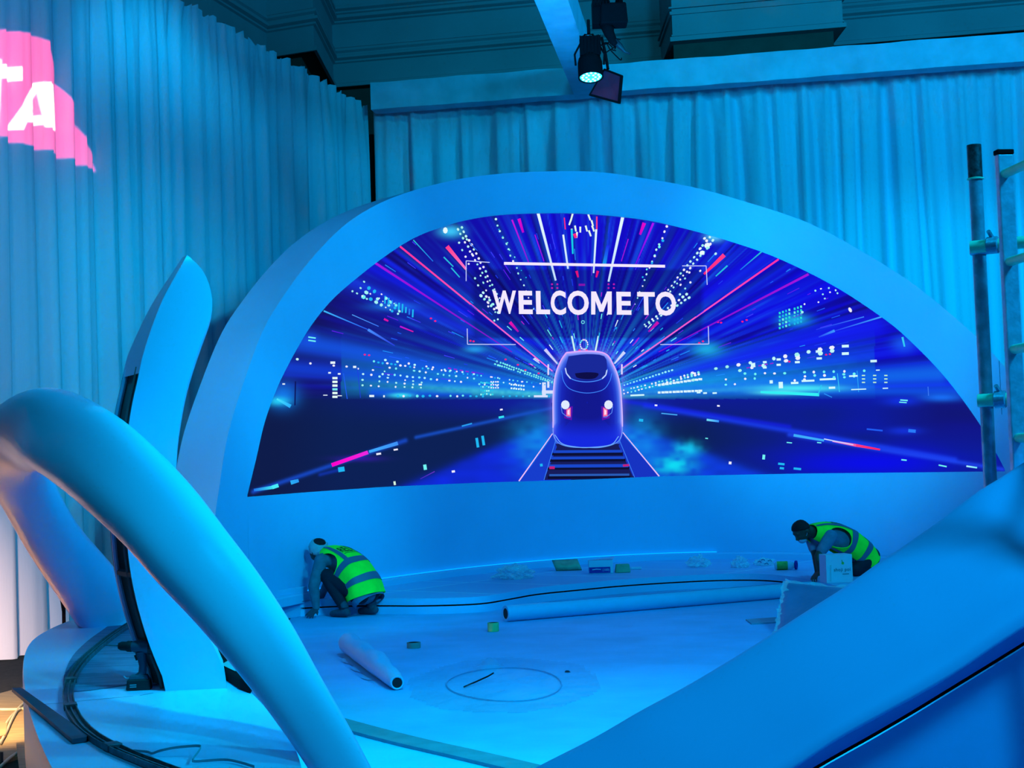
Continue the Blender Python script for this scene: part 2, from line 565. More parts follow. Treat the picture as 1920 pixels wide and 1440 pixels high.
def screen_paint(X, Y):
    L = lambda *c: np.array(srgb(*c))
    dx = X - 1101.0
    dy = Y - 742.0
    r = np.hypot(dx, dy) + 1e-3
    ang = np.arctan2(dy, dx)
    up = np.clip(-dy / r, 0, 1)
    below = 1 / (1 + np.exp(-(dy) / 4.0))
    C = np.zeros(X.shape + (3,))

    def mix(C, col, a):
        return C * (1 - a[..., None]) + L(*col) * a[..., None]
    C[:] = L(18, 14, 128)
    # left is darker navy, right brighter blue
    C = mix(C, (22, 26, 90), np.clip((800 - X) / 300, 0, 1) * 0.6)
    C = mix(C, (12, 10, 228), np.clip((X - 1160) / 260, 0, 1) * 0.7)
    C = mix(C, (18, 12, 215), np.exp(-(dx / 300) ** 2) * up * 0.8)
    # dark band through the upper sides
    C = mix(C, (24, 10, 110), np.exp(-((Y - 560 - np.abs(dx) * 0.02) / 40) ** 2) * np.clip((X - 1560) / 60, 0, 1) * 0.5)
    # radial streaks
    k1 = n1(ang * 40, 3, 256) * n1(ang * 97 + 5, 4, 640)
    kr = n2(ang * 22, r / 140.0, 5)
    s = np.clip((k1 - 0.28) * 2.2, 0, 1) * np.clip(kr * 1.5 - 0.3, 0, 1) * (1 - below)
    C = mix(C, (20, 34, 245), s * 0.7)
    k2 = n1(ang * 150 + 9, 8, 950) ** 3 * np.clip(n2(ang * 60, r / 60.0, 9) * 2 - 0.8, 0, 1) * (1 - below)
    C = mix(C, (30, 110, 250), np.clip(k2 * .8, 0, 1) * np.clip(1.2 - r / 520, 0.15, 1))
    k3 = n1(ang * 85 + 2, 18, 540)
    C = mix(C, (14, 8, 80), np.clip((k3 - 0.5) * 3, 0, 1) * (1 - below) * np.clip(kr, 0, 1) * 0.8)
    # cyan rays close to the train
    k4 = n1(ang * 60 + 1, 28, 380)
    C = mix(C, (60, 210, 255), np.clip((k4 - 0.5) * 2.6, 0, 1) * np.exp(-(r / 115) ** 2) * (1 - below) * 0.95)
    k5 = n1(ang * 34 + 7, 38, 220)
    C = mix(C, (20, 120, 240), np.clip((k5 - 0.45) * 2.4, 0, 1) * np.exp(-(r / 260) ** 2) * (1 - below) * 0.7)
    # dark top band at left (deep navy)
    C = mix(C, (16, 16, 60), np.clip((640 - X) / 60, 0, 1) * np.clip((690 - Y) / 60, 0, 1) * 0.6)
    # horizon glow bands, slightly fanned
    for side, x0, x1, g in ((-1, 640, 1060, 0.95), (1, 1140, 1640, 1.0)):
        m = (X > min(x0, x1)) & (X < max(x0, x1))
        d = np.abs(dx) / 480.0
        yc = 735 - 0.06 * np.abs(dx) + 8
        w = 14 + 40 * d
        C = mix(C, (20, 180, 235), (m * g * 1.0 * np.exp(-((Y - yc) / w) ** 2) * np.exp(-(d / 0.8) ** 2) * (0.8 + 0.2 * n2(X / 9.0, Y / 5.0, 12))) * (dy < 6))
        C = mix(C, (90, 235, 245), (m * g * np.exp(-((Y - yc - 3) / (5 + 9 * d)) ** 2) * np.exp(-(d / 0.5) ** 2) * (0.4 + 0.6 * n2(X / 6.0, Y / 4.0, 13))) * (dy < 5))
    # broad blue beams left and right
    for x0, y0, x1, y1, w0, w1, col, a in (
            (1040, 728, 560, 640, 4, 20, (20, 90, 240), 0.7), (1040, 733, 540, 690, 4, 16, (18, 70, 235), 0.6),
            (1170, 725, 1640, 610, 4, 22, (20, 30, 245), 0.7), (1170, 735, 1760, 700, 4, 18, (18, 110, 235), 0.75),
            (1170, 739, 1790, 735, 3, 12, (15, 90, 230), 0.7), (1060, 700, 640, 520, 3, 16, (25, 60, 240), 0.6),
            (1150, 690, 1700, 480, 3, 26, (15, 20, 240), 0.6), (1140, 670, 1500, 440, 3, 20, (18, 25, 245), 0.5),
            (1060, 670, 690, 500, 3, 16, (18, 25, 240), 0.55), (880, 742, 700, 738, 5, 9, (20, 90, 245), 0.9)):
        ux, uy = x1 - x0, y1 - y0
        ll = ux * ux + uy * uy
        tt = np.clip(((X - x0) * ux + (Y - y0) * uy) / ll, 0, 1)
        dd = np.hypot(X - x0 - tt * ux, Y - y0 - tt * uy)
        w = w0 + (w1 - w0) * tt
        C = mix(C, col, a * np.exp(-(dd / w) ** 2))
    # ground
    G = np.zeros_like(C)
    G[:] = L(12, 32, 84)
    G = mix(G, (14, 26, 70), np.clip((640 - X) / 120, 0, 1) * 0.8)
    G = mix(G, (18, 22, 175), np.exp(-((X - 1101) / 300) ** 2) * np.exp(-((Y - 752) / 30) ** 2) * 0.75)
    G = mix(G, (14, 14, 215), np.clip((X - 1300) / 200, 0, 1) * 0.45 * (0.5 + 0.5 * n2(X / 90.0, Y / 25.0, 44)))
    G = mix(G, (18, 18, 110), np.clip((X - 1640) / 120, 0, 1) * np.clip((850 - Y) / 60, 0, 1) * 0.7)
    # street either side of the rails: bright blue wedge
    el = (Y - 790) / 115.0
    lx = 1035 - 130 * el - 40
    for sgn in (-1, 1):
        q_ = sgn * dx
        wedge = 1 / (1 + np.exp(-(dy - 52 - (q_ - 66) * (0.43 if sgn < 0 else 0.36)) / 4.0)) * (q_ > 30)
        G = mix(G, (16, 44, 232) if sgn < 0 else (14, 62, 228), wedge * 0.92 * (0.7 + 0.3 * n2(X / 26.0, Y / 12.0, 50)))
        G = mix(G, (20, 150, 240), np.exp(-((q_ - 95) / 40) ** 2) * np.exp(-((Y - 830) / 50) ** 2) * (0.4 + 0.6 * n2(X / 16.0, Y / 9.0, 52)) * 0.8)
    G = mix(G, (15, 215, 240), np.exp(-((X - 1262) / 34) ** 2 - ((Y - 872) / 16) ** 2) * (0.3 + 0.9 * n2(X / 10.0, Y / 7.0, 61)).clip(0, 1))
    G = mix(G, (20, 200, 240), np.exp(-((X - 1288) / 22) ** 2 - ((Y - 842) / 12) ** 2) * (0.3 + 0.9 * n2(X / 9.0, Y / 7.0, 62)).clip(0, 1))
    G = mix(G, (10, 12, 235), np.exp(-((X - 1640) / 150) ** 2 - ((Y - 868) / 26) ** 2) * 0.9)
    # streak lines on the ground
    for x0, y0, x1, y1, w, col, a in (
            (475, 922, 760, 826, 4, (22, 70, 190), 0.9), (780, 820, 1035, 765, 3, (24, 80, 200), 0.8), (640, 880, 600, 890, 3, (20, 60, 200), .5),
            (1210, 760, 1790, 862, 5, (25, 60, 235), 0.8), (1480, 815, 1880, 880, 4, (30, 70, 240), .7), (1170, 752, 1480, 800, 4, (20, 30, 230), .6)):
        ux, uy = x1 - x0, y1 - y0
        tt = np.clip(((X - x0) * ux + (Y - y0) * uy) / (ux * ux + uy * uy), 0, 1)
        dd = np.hypot(X - x0 - tt * ux, Y - y0 - tt * uy)
        G = mix(G, col, a * np.exp(-(dd / w) ** 2))
    C = C * (1 - below[..., None]) + G * below[..., None]
    # lit corners at the screen ends
    for cx, cy, wx, wy, col, a in ((530, 742, 26, 22, (20, 120, 235), 0.9), (522, 752, 18, 7, (40, 210, 250), 0.9), (584, 637, 12, 12, (25, 80, 230), 0.7),
                                   (1694, 645, 20, 14, (25, 90, 240), 0.8), (1765, 745, 36, 7, (25, 110, 245), 0.9), (1690, 752, 34, 9, (18, 50, 230), 0.8),
                                   (1695, 808, 30, 7, (20, 50, 220), 0.8), (1500, 728, 75, 6, (70, 230, 245), 0.95), (1460, 736, 40, 4, (90, 245, 240), 0.9),
                                   (752, 741, 20, 4, (60, 225, 245), 0.95), (845, 434, 20, 10, (60, 200, 250), 0.9), (1340, 443, 16, 9, (90, 210, 255), 0.9),
                                   (1490, 600, 24, 10, (30, 180, 235), 0.8), (1325, 655, 26, 12, (30, 180, 235), 0.8), (890, 655, 18, 6, (40, 170, 240), .7),
                                   (735, 575, 40, 7, (30, 120, 240), 0.7), (672, 860, 40, 5, (60, 20, 190), .5)):
        C = mix(C, col, a * np.exp(-((X - cx) / wx) ** 2 - ((Y - cy) / wy) ** 2))
    # dim rectangle behind the caption
    def sm(v, a, b):
        return np.clip((v - a) / (b - a), 0, 1)
    boxm = sm(X, 880, 892) * (1 - sm(X, 1312, 1322)) * sm(Y, 502, 508) * (1 - sm(Y, 632, 636))
    C = C * (1 - 0.5 * boxm[..., None]) + L(18, 16, 120) * 0.22 * boxm[..., None]
    # glow around train
    ex = np.abs(dx) / 66.0
    ey = np.abs(Y - 752) / 94.0
    sd = (ex ** 3.2 + ey ** 3.2) ** (1 / 3.2)
    C = mix(C, (110, 110, 240), np.exp(-np.clip((sd - 1) * 14, 0, 9)) * (sd > 1) * 0.5)
    return np.clip(C, 0, 1)


Cc = screen_paint(PX, PY)
led = thing('led_screen', 'wide curved arch shaped screen glowing blue with a night train picture', 'screen', tuple(col_pt(0.05, 1.4, -REC)))
me = bpy.data.meshes.new('display_surface')
idx = np.arange(NC * NR).reshape(NC, NR)
Fq = np.stack([idx[:-1, :-1], idx[1:, :-1], idx[1:, 1:], idx[:-1, 1:]], -1).reshape(-1, 4)
me.vertices.add(NC * NR)
me.vertices.foreach_set('co', P.reshape(-1))
me.loops.add(Fq.size)
me.loops.foreach_set('vertex_index', Fq.reshape(-1))
me.polygons.add(len(Fq))
me.polygons.foreach_set('loop_start', np.arange(0, Fq.size, 4))
me.update(calc_edges=True)
ca = me.color_attributes.new('Col', 'FLOAT_COLOR', 'POINT')
ca.data.foreach_set('color', np.concatenate([Cc, np.ones((NC, NR, 1))], -1).reshape(-1))
me.materials.append(M_led)
so = bpy.data.objects.new('display_surface', me)
COL.objects.link(so)
so.parent = led
so.matrix_parent_inverse = Matrix.Translation(-Vector(led.location))


def scr(px, py, lift=0.004):
    d = ray(px, py)
    t = d.x / d.y
    y = planY(t)
    # the screen lies REC behind the wall face: one correction step along the sight line
    n_ = plan_n(t)
    c = abs(n_.dot(Vector((d.x, d.y, 0)).normalized()))
    yy = y + (REC - lift) / max(c, 0.3) * (d.y / math.hypot(d.x, d.y))
    return CAM + d * (yy / d.y)


class VG:
    def __init__(s):
        s.v = []; s.f = []; s.c = []
        s.k = 0

    def poly(s, pts, col, lift=None):
        s.k += 1
        if lift is None:
            lift = 0.006 + (s.k % 9) * 0.0012
        n = len(s.v)
        cx_ = sum(p[0] for p in pts) / len(pts); cy_ = sum(p[1] for p in pts) / len(pts)
        big = max(abs(p[0] - cx_) + abs(p[1] - cy_) for p in pts) > 12
        if not big:
            for (x, y) in pts:
                s.v.append(tuple(scr(x, y, lift)))
                s.c.append((*srgb(*col), 1))
            s.f.append(tuple(range(n, n + len(pts))))
            return
        per = []
        for (xa, ya), (xb, yb) in zip(pts, pts[1:] + pts[:1]):
            m_ = max(1, int(math.hypot(xb - xa, yb - ya) / 10))
            per += [(xa + (xb - xa) * k / m_, ya + (yb - ya) * k / m_) for k in range(m_)]
        K = 5; M_ = len(per)
        for q in range(K):
            f_ = 1 - q / K
            for (x, y) in per:
                s.v.append(tuple(scr(cx_ + (x - cx_) * f_, cy_ + (y - cy_) * f_, lift))); s.c.append((*srgb(*col), 1))
        s.v.append(tuple(scr(cx_, cy_, lift))); s.c.append((*srgb(*col), 1))
        for q in range(K - 1):
            for k in range(M_):
                s.f.append((n + q * M_ + k, n + q * M_ + (k + 1) % M_, n + (q + 1) * M_ + (k + 1) % M_, n + (q + 1) * M_ + k))
        for k in range(M_):
            s.f.append((n + (K - 1) * M_ + k, n + (K - 1) * M_ + (k + 1) % M_, n + K * M_))

    def line(s, x0, y0, x1, y1, w0, w1, col, col1=None, lift=None):
        s.k += 1
        if lift is None:
            lift = 0.006 + (s.k % 9) * 0.0012
        L_ = math.hypot(x1 - x0, y1 - y0)
        n = max(1, int(L_ / 14))
        nx, ny = -(y1 - y0) / L_, (x1 - x0) / L_
        b = len(s.v)
        for k in range(n + 1):
            t = k / n
            w = (w0 + (w1 - w0) * t) / 2
            c = col if col1 is None else tuple(col[i] + (col1[i] - col[i]) * t for i in range(3))
            x, y = x0 + (x1 - x0) * t, y0 + (y1 - y0) * t
            for sg in (-1, 1):
                s.v.append(tuple(scr(x + nx * w * sg, y + ny * w * sg, lift)))
                s.c.append((*srgb(*c), 1))
        for k in range(n):
            s.f.append((b + 2 * k, b + 2 * k + 2, b + 2 * k + 3, b + 2 * k + 1))

    def pline(s, pts, w, col, lift=None, closed=False):
        pts = list(pts)
        if closed:
            pts.append(pts[0])
        for (a, b) in zip(pts[:-1], pts[1:]):
            if math.hypot(a[0] - b[0], a[1] - b[1]) > 0.05:
                s.line(a[0], a[1], b[0], b[1], w, w, col, lift=lift or 0.012)

    def dot(s, x, y, rx, ry, col, rot=0.0, n=8):
        s.poly([(x + rx * math.cos(a) * math.cos(rot) - ry * math.sin(a) * math.sin(rot), y + rx * math.cos(a) * math.sin(rot) + ry * math.sin(a) * math.cos(rot)) for a in [2 * math.pi * k / n for k in range(n)]], col)

    def rect(s, x, y, w, h, col, rot=0.0):
        c_, s_ = math.cos(rot), math.sin(rot)
        s.poly([(x + a * c_ - b * s_, y + a * s_ + b * c_) for a, b in ((-w / 2, -h / 2), (w / 2, -h / 2), (w / 2, h / 2), (-w / 2, h / 2))], col)

    def poly_flat(s, pts, col, lift):
        n = len(s.v)
        for (x, y) in pts:
            s.v.append(tuple(scr(x, y, lift))); s.c.append((*srgb(*col), 1))
        s.f.append(tuple(range(n, n + len(pts))))

    def build(s, name, parent):
        me = bpy.data.meshes.new(name)
        me.from_pydata(s.v, [], s.f)
        ca = me.color_attributes.new('Col', 'FLOAT_COLOR', 'POINT')
        ca.data.foreach_set('color', np.array(s.c, dtype=np.float32).reshape(-1))
        me.materials.append(M_led)
        o = bpy.data.objects.new(name, me)
        COL.objects.link(o)
        o.parent = parent
        o.matrix_parent_inverse = Matrix.Translation(-Vector(parent.location))
        return o


def inside_screen(x, y, m=3):
    d = ray(x, y)
    t = d.x / d.y
    if not (s_lo + 0.001 < t < s_hi - 0.001):
        return False
    z = on_wall(x, y).z
    return interp(tz_bot, t) + 0.02 < z < interp(tz_scr, t) - 0.02


CX, CY = 1101.0, 742.0
WH = (235, 235, 255); CYA = (110, 240, 240); CY2 = (30, 180, 240); RED = (255, 50, 90); PIN = (230, 20, 200); MAG = (160, 20, 220); BLU = (40, 110, 255)
g = VG()
R2 = random.Random(11)
# long coloured rays
for x0, y0, x1, y1, w0, w1, c0, c1 in (
        (750, 462, 1036, 696, 3.6, 2.2, (250, 50, 150), (235, 120, 230)), (1460, 486, 1168, 690, 3.6, 2.2, (250, 50, 160), (235, 120, 230)),
        (702, 492, 960, 660, 4.5, 1.5, MAG, (120, 20, 200)), (1516, 514, 1235, 660, 4.5, 1.5, MAG, (120, 20, 200)),
        (960, 412, 992, 494, 3, 2, (200, 20, 220), (120, 20, 220)), (973, 410, 981, 436, 6, 4, (220, 10, 200), (180, 10, 200)),
        (1225, 418, 1190, 500, 4, 2, (170, 20, 240), (100, 20, 230)), (1208, 418, 1200, 440, 7, 4, (225, 10, 200), (190, 10, 200)),
        (1003, 440, 1020, 490, 2, 1.5, MAG, MAG), (1178, 448, 1165, 490, 2, 1.5, MAG, MAG),
        (838, 462, 874, 505, 8, 4, (255, 60, 140), (255, 120, 200)), (1358, 478, 1320, 514, 8, 4, (255, 60, 140), (255, 40, 120)),
        (895, 470, 880, 455, 1, 2, BLU, BLU), (775, 450, 812, 490, 2, 1.5, (40, 200, 210), (30, 120, 240)), (1428, 472, 1388, 506, 2.5, 1.5, (40, 200, 200), (30, 120, 240)),
        (1364, 498, 1342, 518, 3, 2, (40, 190, 220), (40, 190, 220)), (832, 482, 850, 500, 2.5, 2, (40, 190, 220), (40, 190, 220)), (846, 502, 862, 520, 2.5, 2, (40, 190, 220), (40, 190, 220)),
        (607, 583, 690, 618, 3, 1.5, (60, 180, 250), (40, 90, 240)), (690, 618, 740, 648, 5, 2, (70, 140, 250), (40, 60, 220)), (660, 590, 710, 612, 1.5, 1.5, (80, 160, 250), (60, 120, 250)),
        (1653, 594, 1560, 622, 3, 1.5, (60, 170, 250), (40, 60, 240)), (1620, 594, 1530, 618, 2, 1.2, (60, 130, 250), (40, 60, 240)), (1565, 620, 1535, 632, 5, 2, (60, 150, 250), (40, 70, 240)),
        (956, 604, 972, 622, 6, 3, (230, 20, 170), (160, 20, 180)), (1234, 604, 1216, 622, 6, 3, (200, 20, 170), (160, 20, 180)),
        (720, 598, 728, 602, 4, 3, (220, 20, 160), (220, 20, 160)), (750, 612, 775, 622, 3, 2, (180, 20, 220), (220, 30, 160)),
        (622, 872, 690, 848, 7, 7, (255, 0, 200), (230, 40, 220)), (692, 847, 746, 831, 5, 7, (60, 170, 250), (60, 140, 240)),
        (1561, 827, 1605, 835, 3, 5, (220, 130, 230), (255, 90, 160)), (1605, 835, 1650, 843, 5, 3, (255, 60, 130), (255, 30, 90)),
        (1488, 816, 1545, 826, 5, 4, (60, 170, 245), (60, 170, 245)), (1545, 823, 1600, 834, 2, 2, (200, 220, 250), (200, 200, 250)), (1325, 787, 1348, 790, 4, 4, (110, 220, 245), (50, 140, 245)),
        (1240, 775, 1270, 778, 2, 2, (70, 170, 245), (70, 170, 245)), (935, 783, 945, 781, 4, 4, (50, 220, 240), (50, 220, 240)), (866, 799, 885, 794, 2.5, 2.5, (40, 160, 240), (40, 160, 240)),
        (1690, 862, 1700, 863, 2.5, 2.5, CYA, CYA), (1760, 872, 1775, 875, 2.5, 2.5, CYA, CYA), (1812, 874, 1832, 877, 3, 3, (170, 240, 255), (110, 220, 250)), (476, 919, 510, 914, 5, 6, (30, 110, 230), (60, 220, 240)),
        (510, 914, 522, 910, 7, 7, (70, 230, 245), (70, 230, 245)), (545, 905, 560, 901, 8, 6, (40, 170, 240), (40, 150, 240)), (788, 898, 815, 884, 1.5, 1.5, (60, 40, 190), (110, 50, 200)),
        ):
    g.line(x0, y0, x1, y1, w0, w1, c0, c1)
# white overhead tubes
for x0, y0, x1, y1, w0, w1 in ((1009, 400, 1042, 526, 5.5, 3.5), (1056, 440, 1065, 504, 3.5, 3.5), (1118, 430, 1113, 512, 4, 3), (1168, 405, 1141, 528, 6, 3.5)):
    g.line(x0, y0, x1, y1, w0, w1, (225, 245, 255), (190, 220, 255))
g.line(1058, 408, 1060, 430, 2, 2, (255, 40, 120)); g.line(1119, 406, 1119, 430, 2.5, 2.5, (255, 60, 130))
g.line(1072, 430, 1074, 476, 4, 3, (20, 200, 230)); g.line(1133, 495, 1140, 460, 7, 5, (20, 150, 230), (30, 40, 240))
for x, y, r in ((1074, 405, .3), (1071, 416, .4), (1078, 428, -.2), (1072, 434, 0), (1088, 430, 0), (1098, 428, -.3), (1104, 437, -.4), (1103, 407, -.4), (1109, 418, -.3), (1110, 428, -.4), (1082, 440, .1)):
    g.line(x, y - 5, x - r * 10, y + 6, 3.5, 3, (225, 245, 235))
g.line(1077, 438, 1080, 446, 6, 5, (255, 40, 130))
for sx in (-1, 1):      # small reds under the tubes
    g.line(1101 + sx * 20, 508, 1101 + sx * 17, 520, 5, 3, (220, 20, 120))
    for q_ in range(2):
        for w_ in range(2):
            g.dot(1101 + sx * (48 + 10 * q_) - 8, 533 + 7 * w_, 2, 1.8, (190, 30, 170))
g.line(1085, 534, 1097, 534, 4, 4, (130, 20, 170))
# dotted rows converging on the train: (angle, r0, r1, rows, colour)
def dotted(x0, y0, x1, y1, n, rx0, rx1, rows, gap, cols, jit=1.2, pr=1.0):
    L_ = math.hypot(x1 - x0, y1 - y0)
    ux, uy = (x1 - x0) / L_, (y1 - y0) / L_
    for k in range(n):
        t = (k / (n - 1)) ** 1.0
        for rr in range(rows):
            if R2.random() > pr:
                continue
            off = (rr - (rows - 1) / 2) * gap * (1 - 0.55 * t)
            x = x0 + (x1 - x0) * t - uy * off + R2.uniform(-jit, jit) * (1 - .5 * t)
            y = y0 + (y1 - y0) * t + ux * off + R2.uniform(-jit, jit) * .6 * (1 - .5 * t)
            if inside_screen(x, y):
                rx = rx0 + (rx1 - rx0) * t
                g.dot(x, y, rx * R2.uniform(.8, 1.15), rx * R2.uniform(.75, 1.0), R2.choice(cols), math.atan2(uy, ux), 6)
WC = [WH, (190, 245, 245), (160, 240, 235)]
dotted(862, 428, 935, 560, 17, 2.9, 2.0, 2, 9, WC)
dotted(868, 452, 930, 600, 12, 2.5, 2.0, 2, 16, WC, pr=.7)
dotted(904, 552, 935, 585, 6, 3.2, 2.6, 2, 8, WC)
dotted(930, 412, 1000, 580, 16, 2.6, 1.6, 1, 9, WC, 2.5)
dotted(936, 430, 985, 520, 8, 1.6, 1.4, 1, 9, [CY2, CYA], 3)
dotted(1340, 440, 1255, 545, 15, 3.2, 2.0, 2, 10, WC)
dotted(1335, 470, 1262, 560, 9, 2.6, 2.2, 2, 18, WC, pr=.7)
dotted(1290, 555, 1210, 610, 12, 3.0, 2.0, 2, 7, WC)
dotted(1250, 424, 1190, 570, 14, 2.8, 1.6, 1, 9, WC, 2)
dotted(1245, 450, 1205, 520, 6, 3.0, 2.0, 1, 9, [CY2, CYA], 3)
for x, y, a in ((1326, 460, 6), (1316, 474, 5), (1321, 447, 3), (1313, 466, 3)):
    g.dot(x, y, a, a * .8, (230, 245, 250), -.5, 7)
g.dot(835, 432, 4.5, 6, (225, 245, 250)); g.dot(1342, 440, 7, 4, (190, 230, 255))
dotted(668, 535, 735, 575, 9, 2.2, 1.5, 3, 14, WC, 2, .6)
dotted(688, 548, 760, 590, 8, 4.2, 2.5, 3, 10, [CYA, CY2, (160, 240, 240)], 2, .7)
for k in range(9):      # left mid blocks
    g.rect(722 + k * 6.5, 562 + k * 3.2, 3, 13 + R2.uniform(-3, 6), R2.choice([CY2, (40, 120, 240)]), .05)
for k in range(7):      # right window blocks
    for j in range(5):
        g.rect(1462 + k * 6 + (k > 3) * 4, 587 + j * 7 - k * 2, 3.4, 4.2, R2.choice([(40, 220, 210), (30, 180, 230), (110, 240, 220)]), -.15)
dotted(1530, 555, 1580, 540, 5, 2, 2, 3, 11, WC, 2, .7)
dotted(1505, 585, 1508, 570, 2, 3, 2, 1, 1, WC)
g.dot(1594, 581, 3, 5, WH, -.5)
# window rows to left of the train
cl = [WH, (180, 245, 250), (120, 235, 245)]
dotted(700, 678, 1030, 722, 40, 2.6, 1.4, 1, 8, [CYA, WH, CY2], 1.6, .8)
dotted(720, 688, 1000, 725, 26, 2.6, 1.6, 3, 13, cl, 1.2, .55)
dotted(930, 680, 1035, 716, 26, 2.2, 1.5, 2, 6, [CYA, (130, 240, 240)], 1, .9)
dotted(680, 712, 790, 722, 8, 2.3, 2, 3, 11, WC, 1, .8)
dotted(560, 676, 720, 695, 8, 2.8, 2, 1, 8, WC, 5, .5)
dotted(745, 742, 1030, 743, 24, 3, 2, 1, 5, [CYA, WH, CY2], 1.5, .8)
for j in range(6):
    g.rect(628, 709 + j * 7, 9.5, 4.2, (225, 250, 240) if j != 3 else (120, 230, 235))
for x, y, w, h in ((697, 742.5, 9, 4), (720, 743, 3, 4), (788, 721, 6, 3), (624, 680, 9, 4.5), (665, 688, 6, 4), (618, 699, 5, 3), (636, 701, 5, 3), (532, 720, 5, 2.5), (610, 741, 8, 1.6), (637, 742, 8, 1.6)):
    g.rect(x, y, w, h, (225, 240, 250))
g.line(644, 700, 651, 748, 1.6, 1.6, (30, 90, 240)); g.line(670, 690, 676, 746, 1.2, 1.2, (30, 60, 220))
for k in range(7):
    for j in range(4):
        g.rect(902 + k * 3.6, 718 + j * 7 + R2.uniform(-1, 1), 2.6, 3.2, R2.choice([(50, 220, 230), (30, 190, 235), (150, 245, 240)]))
for k in range(4):
    for j in range(3):
        g.rect(921 + k * 4.3, 716 + j * 5.5, 2.6, 2.6, WH)
for k in range(6):
    for j in range(2):
        g.rect(959 + k * 4.6, 721 + j * 7 + k * .5, 3, 3, (220, 250, 250))
for x, y, w, h in ((1020, 729, 7, 24), (1027, 735, 22, 6), (1014, 743, 26, 4), (1028, 721, 4, 12)):
    g.rect(x, y, w, h, (210, 220, 250))
g.line(1028, 683, 1028, 703, 3, 3, (220, 210, 250)); g.line(1166, 683, 1166, 702, 3, 3, (220, 210, 250))
g.line(1022, 655, 1045, 682, 6, 2.5, (200, 200, 250)); g.line(1171, 660, 1152, 682, 6, 2.5, (200, 210, 250))
# window rows to the right
dotted(1170, 722, 1260, 694, 16, 1.6, 2.4, 1, 6, [(150, 240, 250)], .8)
dotted(1170, 735, 1310, 700, 22, 1.6, 2.6, 2, 7, [(130, 240, 240), WH], 1.2, .85)
dotted(1300, 706, 1560, 655, 13, 3.2, 5, 2, 13, WC, 1.2, .85)
dotted(1360, 712, 1620, 700, 15, 2.6, 3.0, 3, 10, [WH, CYA], 1.5, .6)
for k in range(12):
    for j in range(2):
        g.rect(1236 + k * 7 , 722 + j * 14 - k * (1.0 if j == 0 else .3), 5 + (k % 3), 4, (215, 240, 250))
for x, y, w, h in ((1585, 649, 13, 5), (1585, 663, 13, 5), (1535, 659, 11, 4.5), (1536, 672, 10, 4), (1495, 667, 9, 4.5), (1495, 679, 9, 4), (1460, 674, 8, 4), (1460, 684, 8, 4), (1434, 679, 7, 4), (1434, 689, 7, 4), (1638, 677, 12, 4.5), (1646, 694, 7, 2), (1412, 684, 8, 9), (1464, 722, 8, 12), (1446, 716, 6, 6),
                   (1490, 718, 14, 4), (1515, 714, 24, 3.5), (1552, 711, 30, 3.5), (1560, 727, 12, 4), (1600, 705, 16, 3), (1610, 730, 28, 2), (1660, 728, 10, 2), (1340, 737, 8, 3), (1322, 737, 7, 3), (1310, 736, 7, 3), (1195, 741, 26, 3)):
    g.rect(x, y, w, h, (205, 245, 250), -.04)
for k in range(3):
    for j in range(3):
        g.rect(1619 + k * 21, 704 + j * 6.5, 6, 2.2, (190, 240, 200))
g.line(1426, 735, 1536, 740, 4, 6, (50, 235, 240)); g.line(1540, 722, 1534, 740, 2, 2, (40, 200, 240)); g.line(1607, 695, 1610, 735, 1.5, 1.5, (40, 160, 240)); g.line(1545, 738, 1560, 745, 2, 1.5, (40, 140, 240)); g.line(1570, 700, 1574, 735, 1.2, 2, (50, 190, 240))
g.line(1740, 725, 1741, 742, 1.5, 1.5, (60, 120, 240)); g.line(1692, 632, 1696, 650, 4, 3, (50, 200, 240)); g.line(1688, 750, 1702, 751, 2.5, 2.5, CYA); g.line(1686, 754, 1700, 755, 2, 2, CYA)
g.line(519, 748, 545, 762, 3, 7, (70, 225, 250), (40, 170, 250)); g.line(578, 632, 592, 634, 2.5, 2.5, CYA); g.line(578, 638, 592, 640, 2.5, 2.5, CYA)
g.line(554, 715, 553, 760, 2.5, 2.5, (12, 20, 90))
# reds scattered
for x, y in ((808, 597), (816, 602), (684, 665), (692, 666), (1400, 600), (1392, 603), (1352, 605), (1346, 604), (1556, 664), (1549, 665), (1480, 678), (1474, 678), (888, 640), (882, 639), (948, 674), (971, 684), (985, 694), (1010, 700), (1318, 640), (1311, 643)):
    g.dot(x, y, 2.4, 1.8, (240, 30, 130), 0, 6)
for (x, y) in ((840, 690), (1400, 690)):
    for k in range(5):
        g.line(x + k * 11, y + (2 if x < 1100 else -2) * k, x + k * 11 + 6, y + (2 if x < 1100 else -2) * (k + .6), 2, 2, (150, 30, 210))
# ground specks
for x, y, w, h, c in ((640, 880, 12, 9, CY2), (742, 843, 8, 3, WH), (710, 851, 9, 3.5, WH), (940, 768, 5, 3, WH), (895, 830, 5, 18, CY2), (906, 826, 5, 18, CY2), (797, 876, 6, 10, CYA), (850, 884, 6, 4, WH), (740, 906, 4, 7, (210, 240, 220)),
                      (1015, 872, 5, 5, CY2), (960, 905, 8, 8, (30, 120, 230)), (1230, 760, 5, 3, WH), (1202, 788, 8, 5, CY2), (1347, 761, 5, 3, WH), (1369, 868, 5, 5, WH), (1432, 857, 5, 9, CYA), (1465, 870, 12, 4, CY2), (1466, 878, 8, 4, CY2), (1495, 879, 14, 4, CY2), (1536, 830, 8, 2, CYA), (1325, 822, 5, 2, CYA), (1640, 806, 30, 3, (30, 90, 240)), (1710, 808, 14, 6, (40, 120, 245)),
                      (1480, 830, 10, 2, CYA), (1100, 905, 2, 2, WH)):
    if inside_screen(x, y):
        g.rect(x, y, w, h, c, -.15 if x < 1101 else .1)
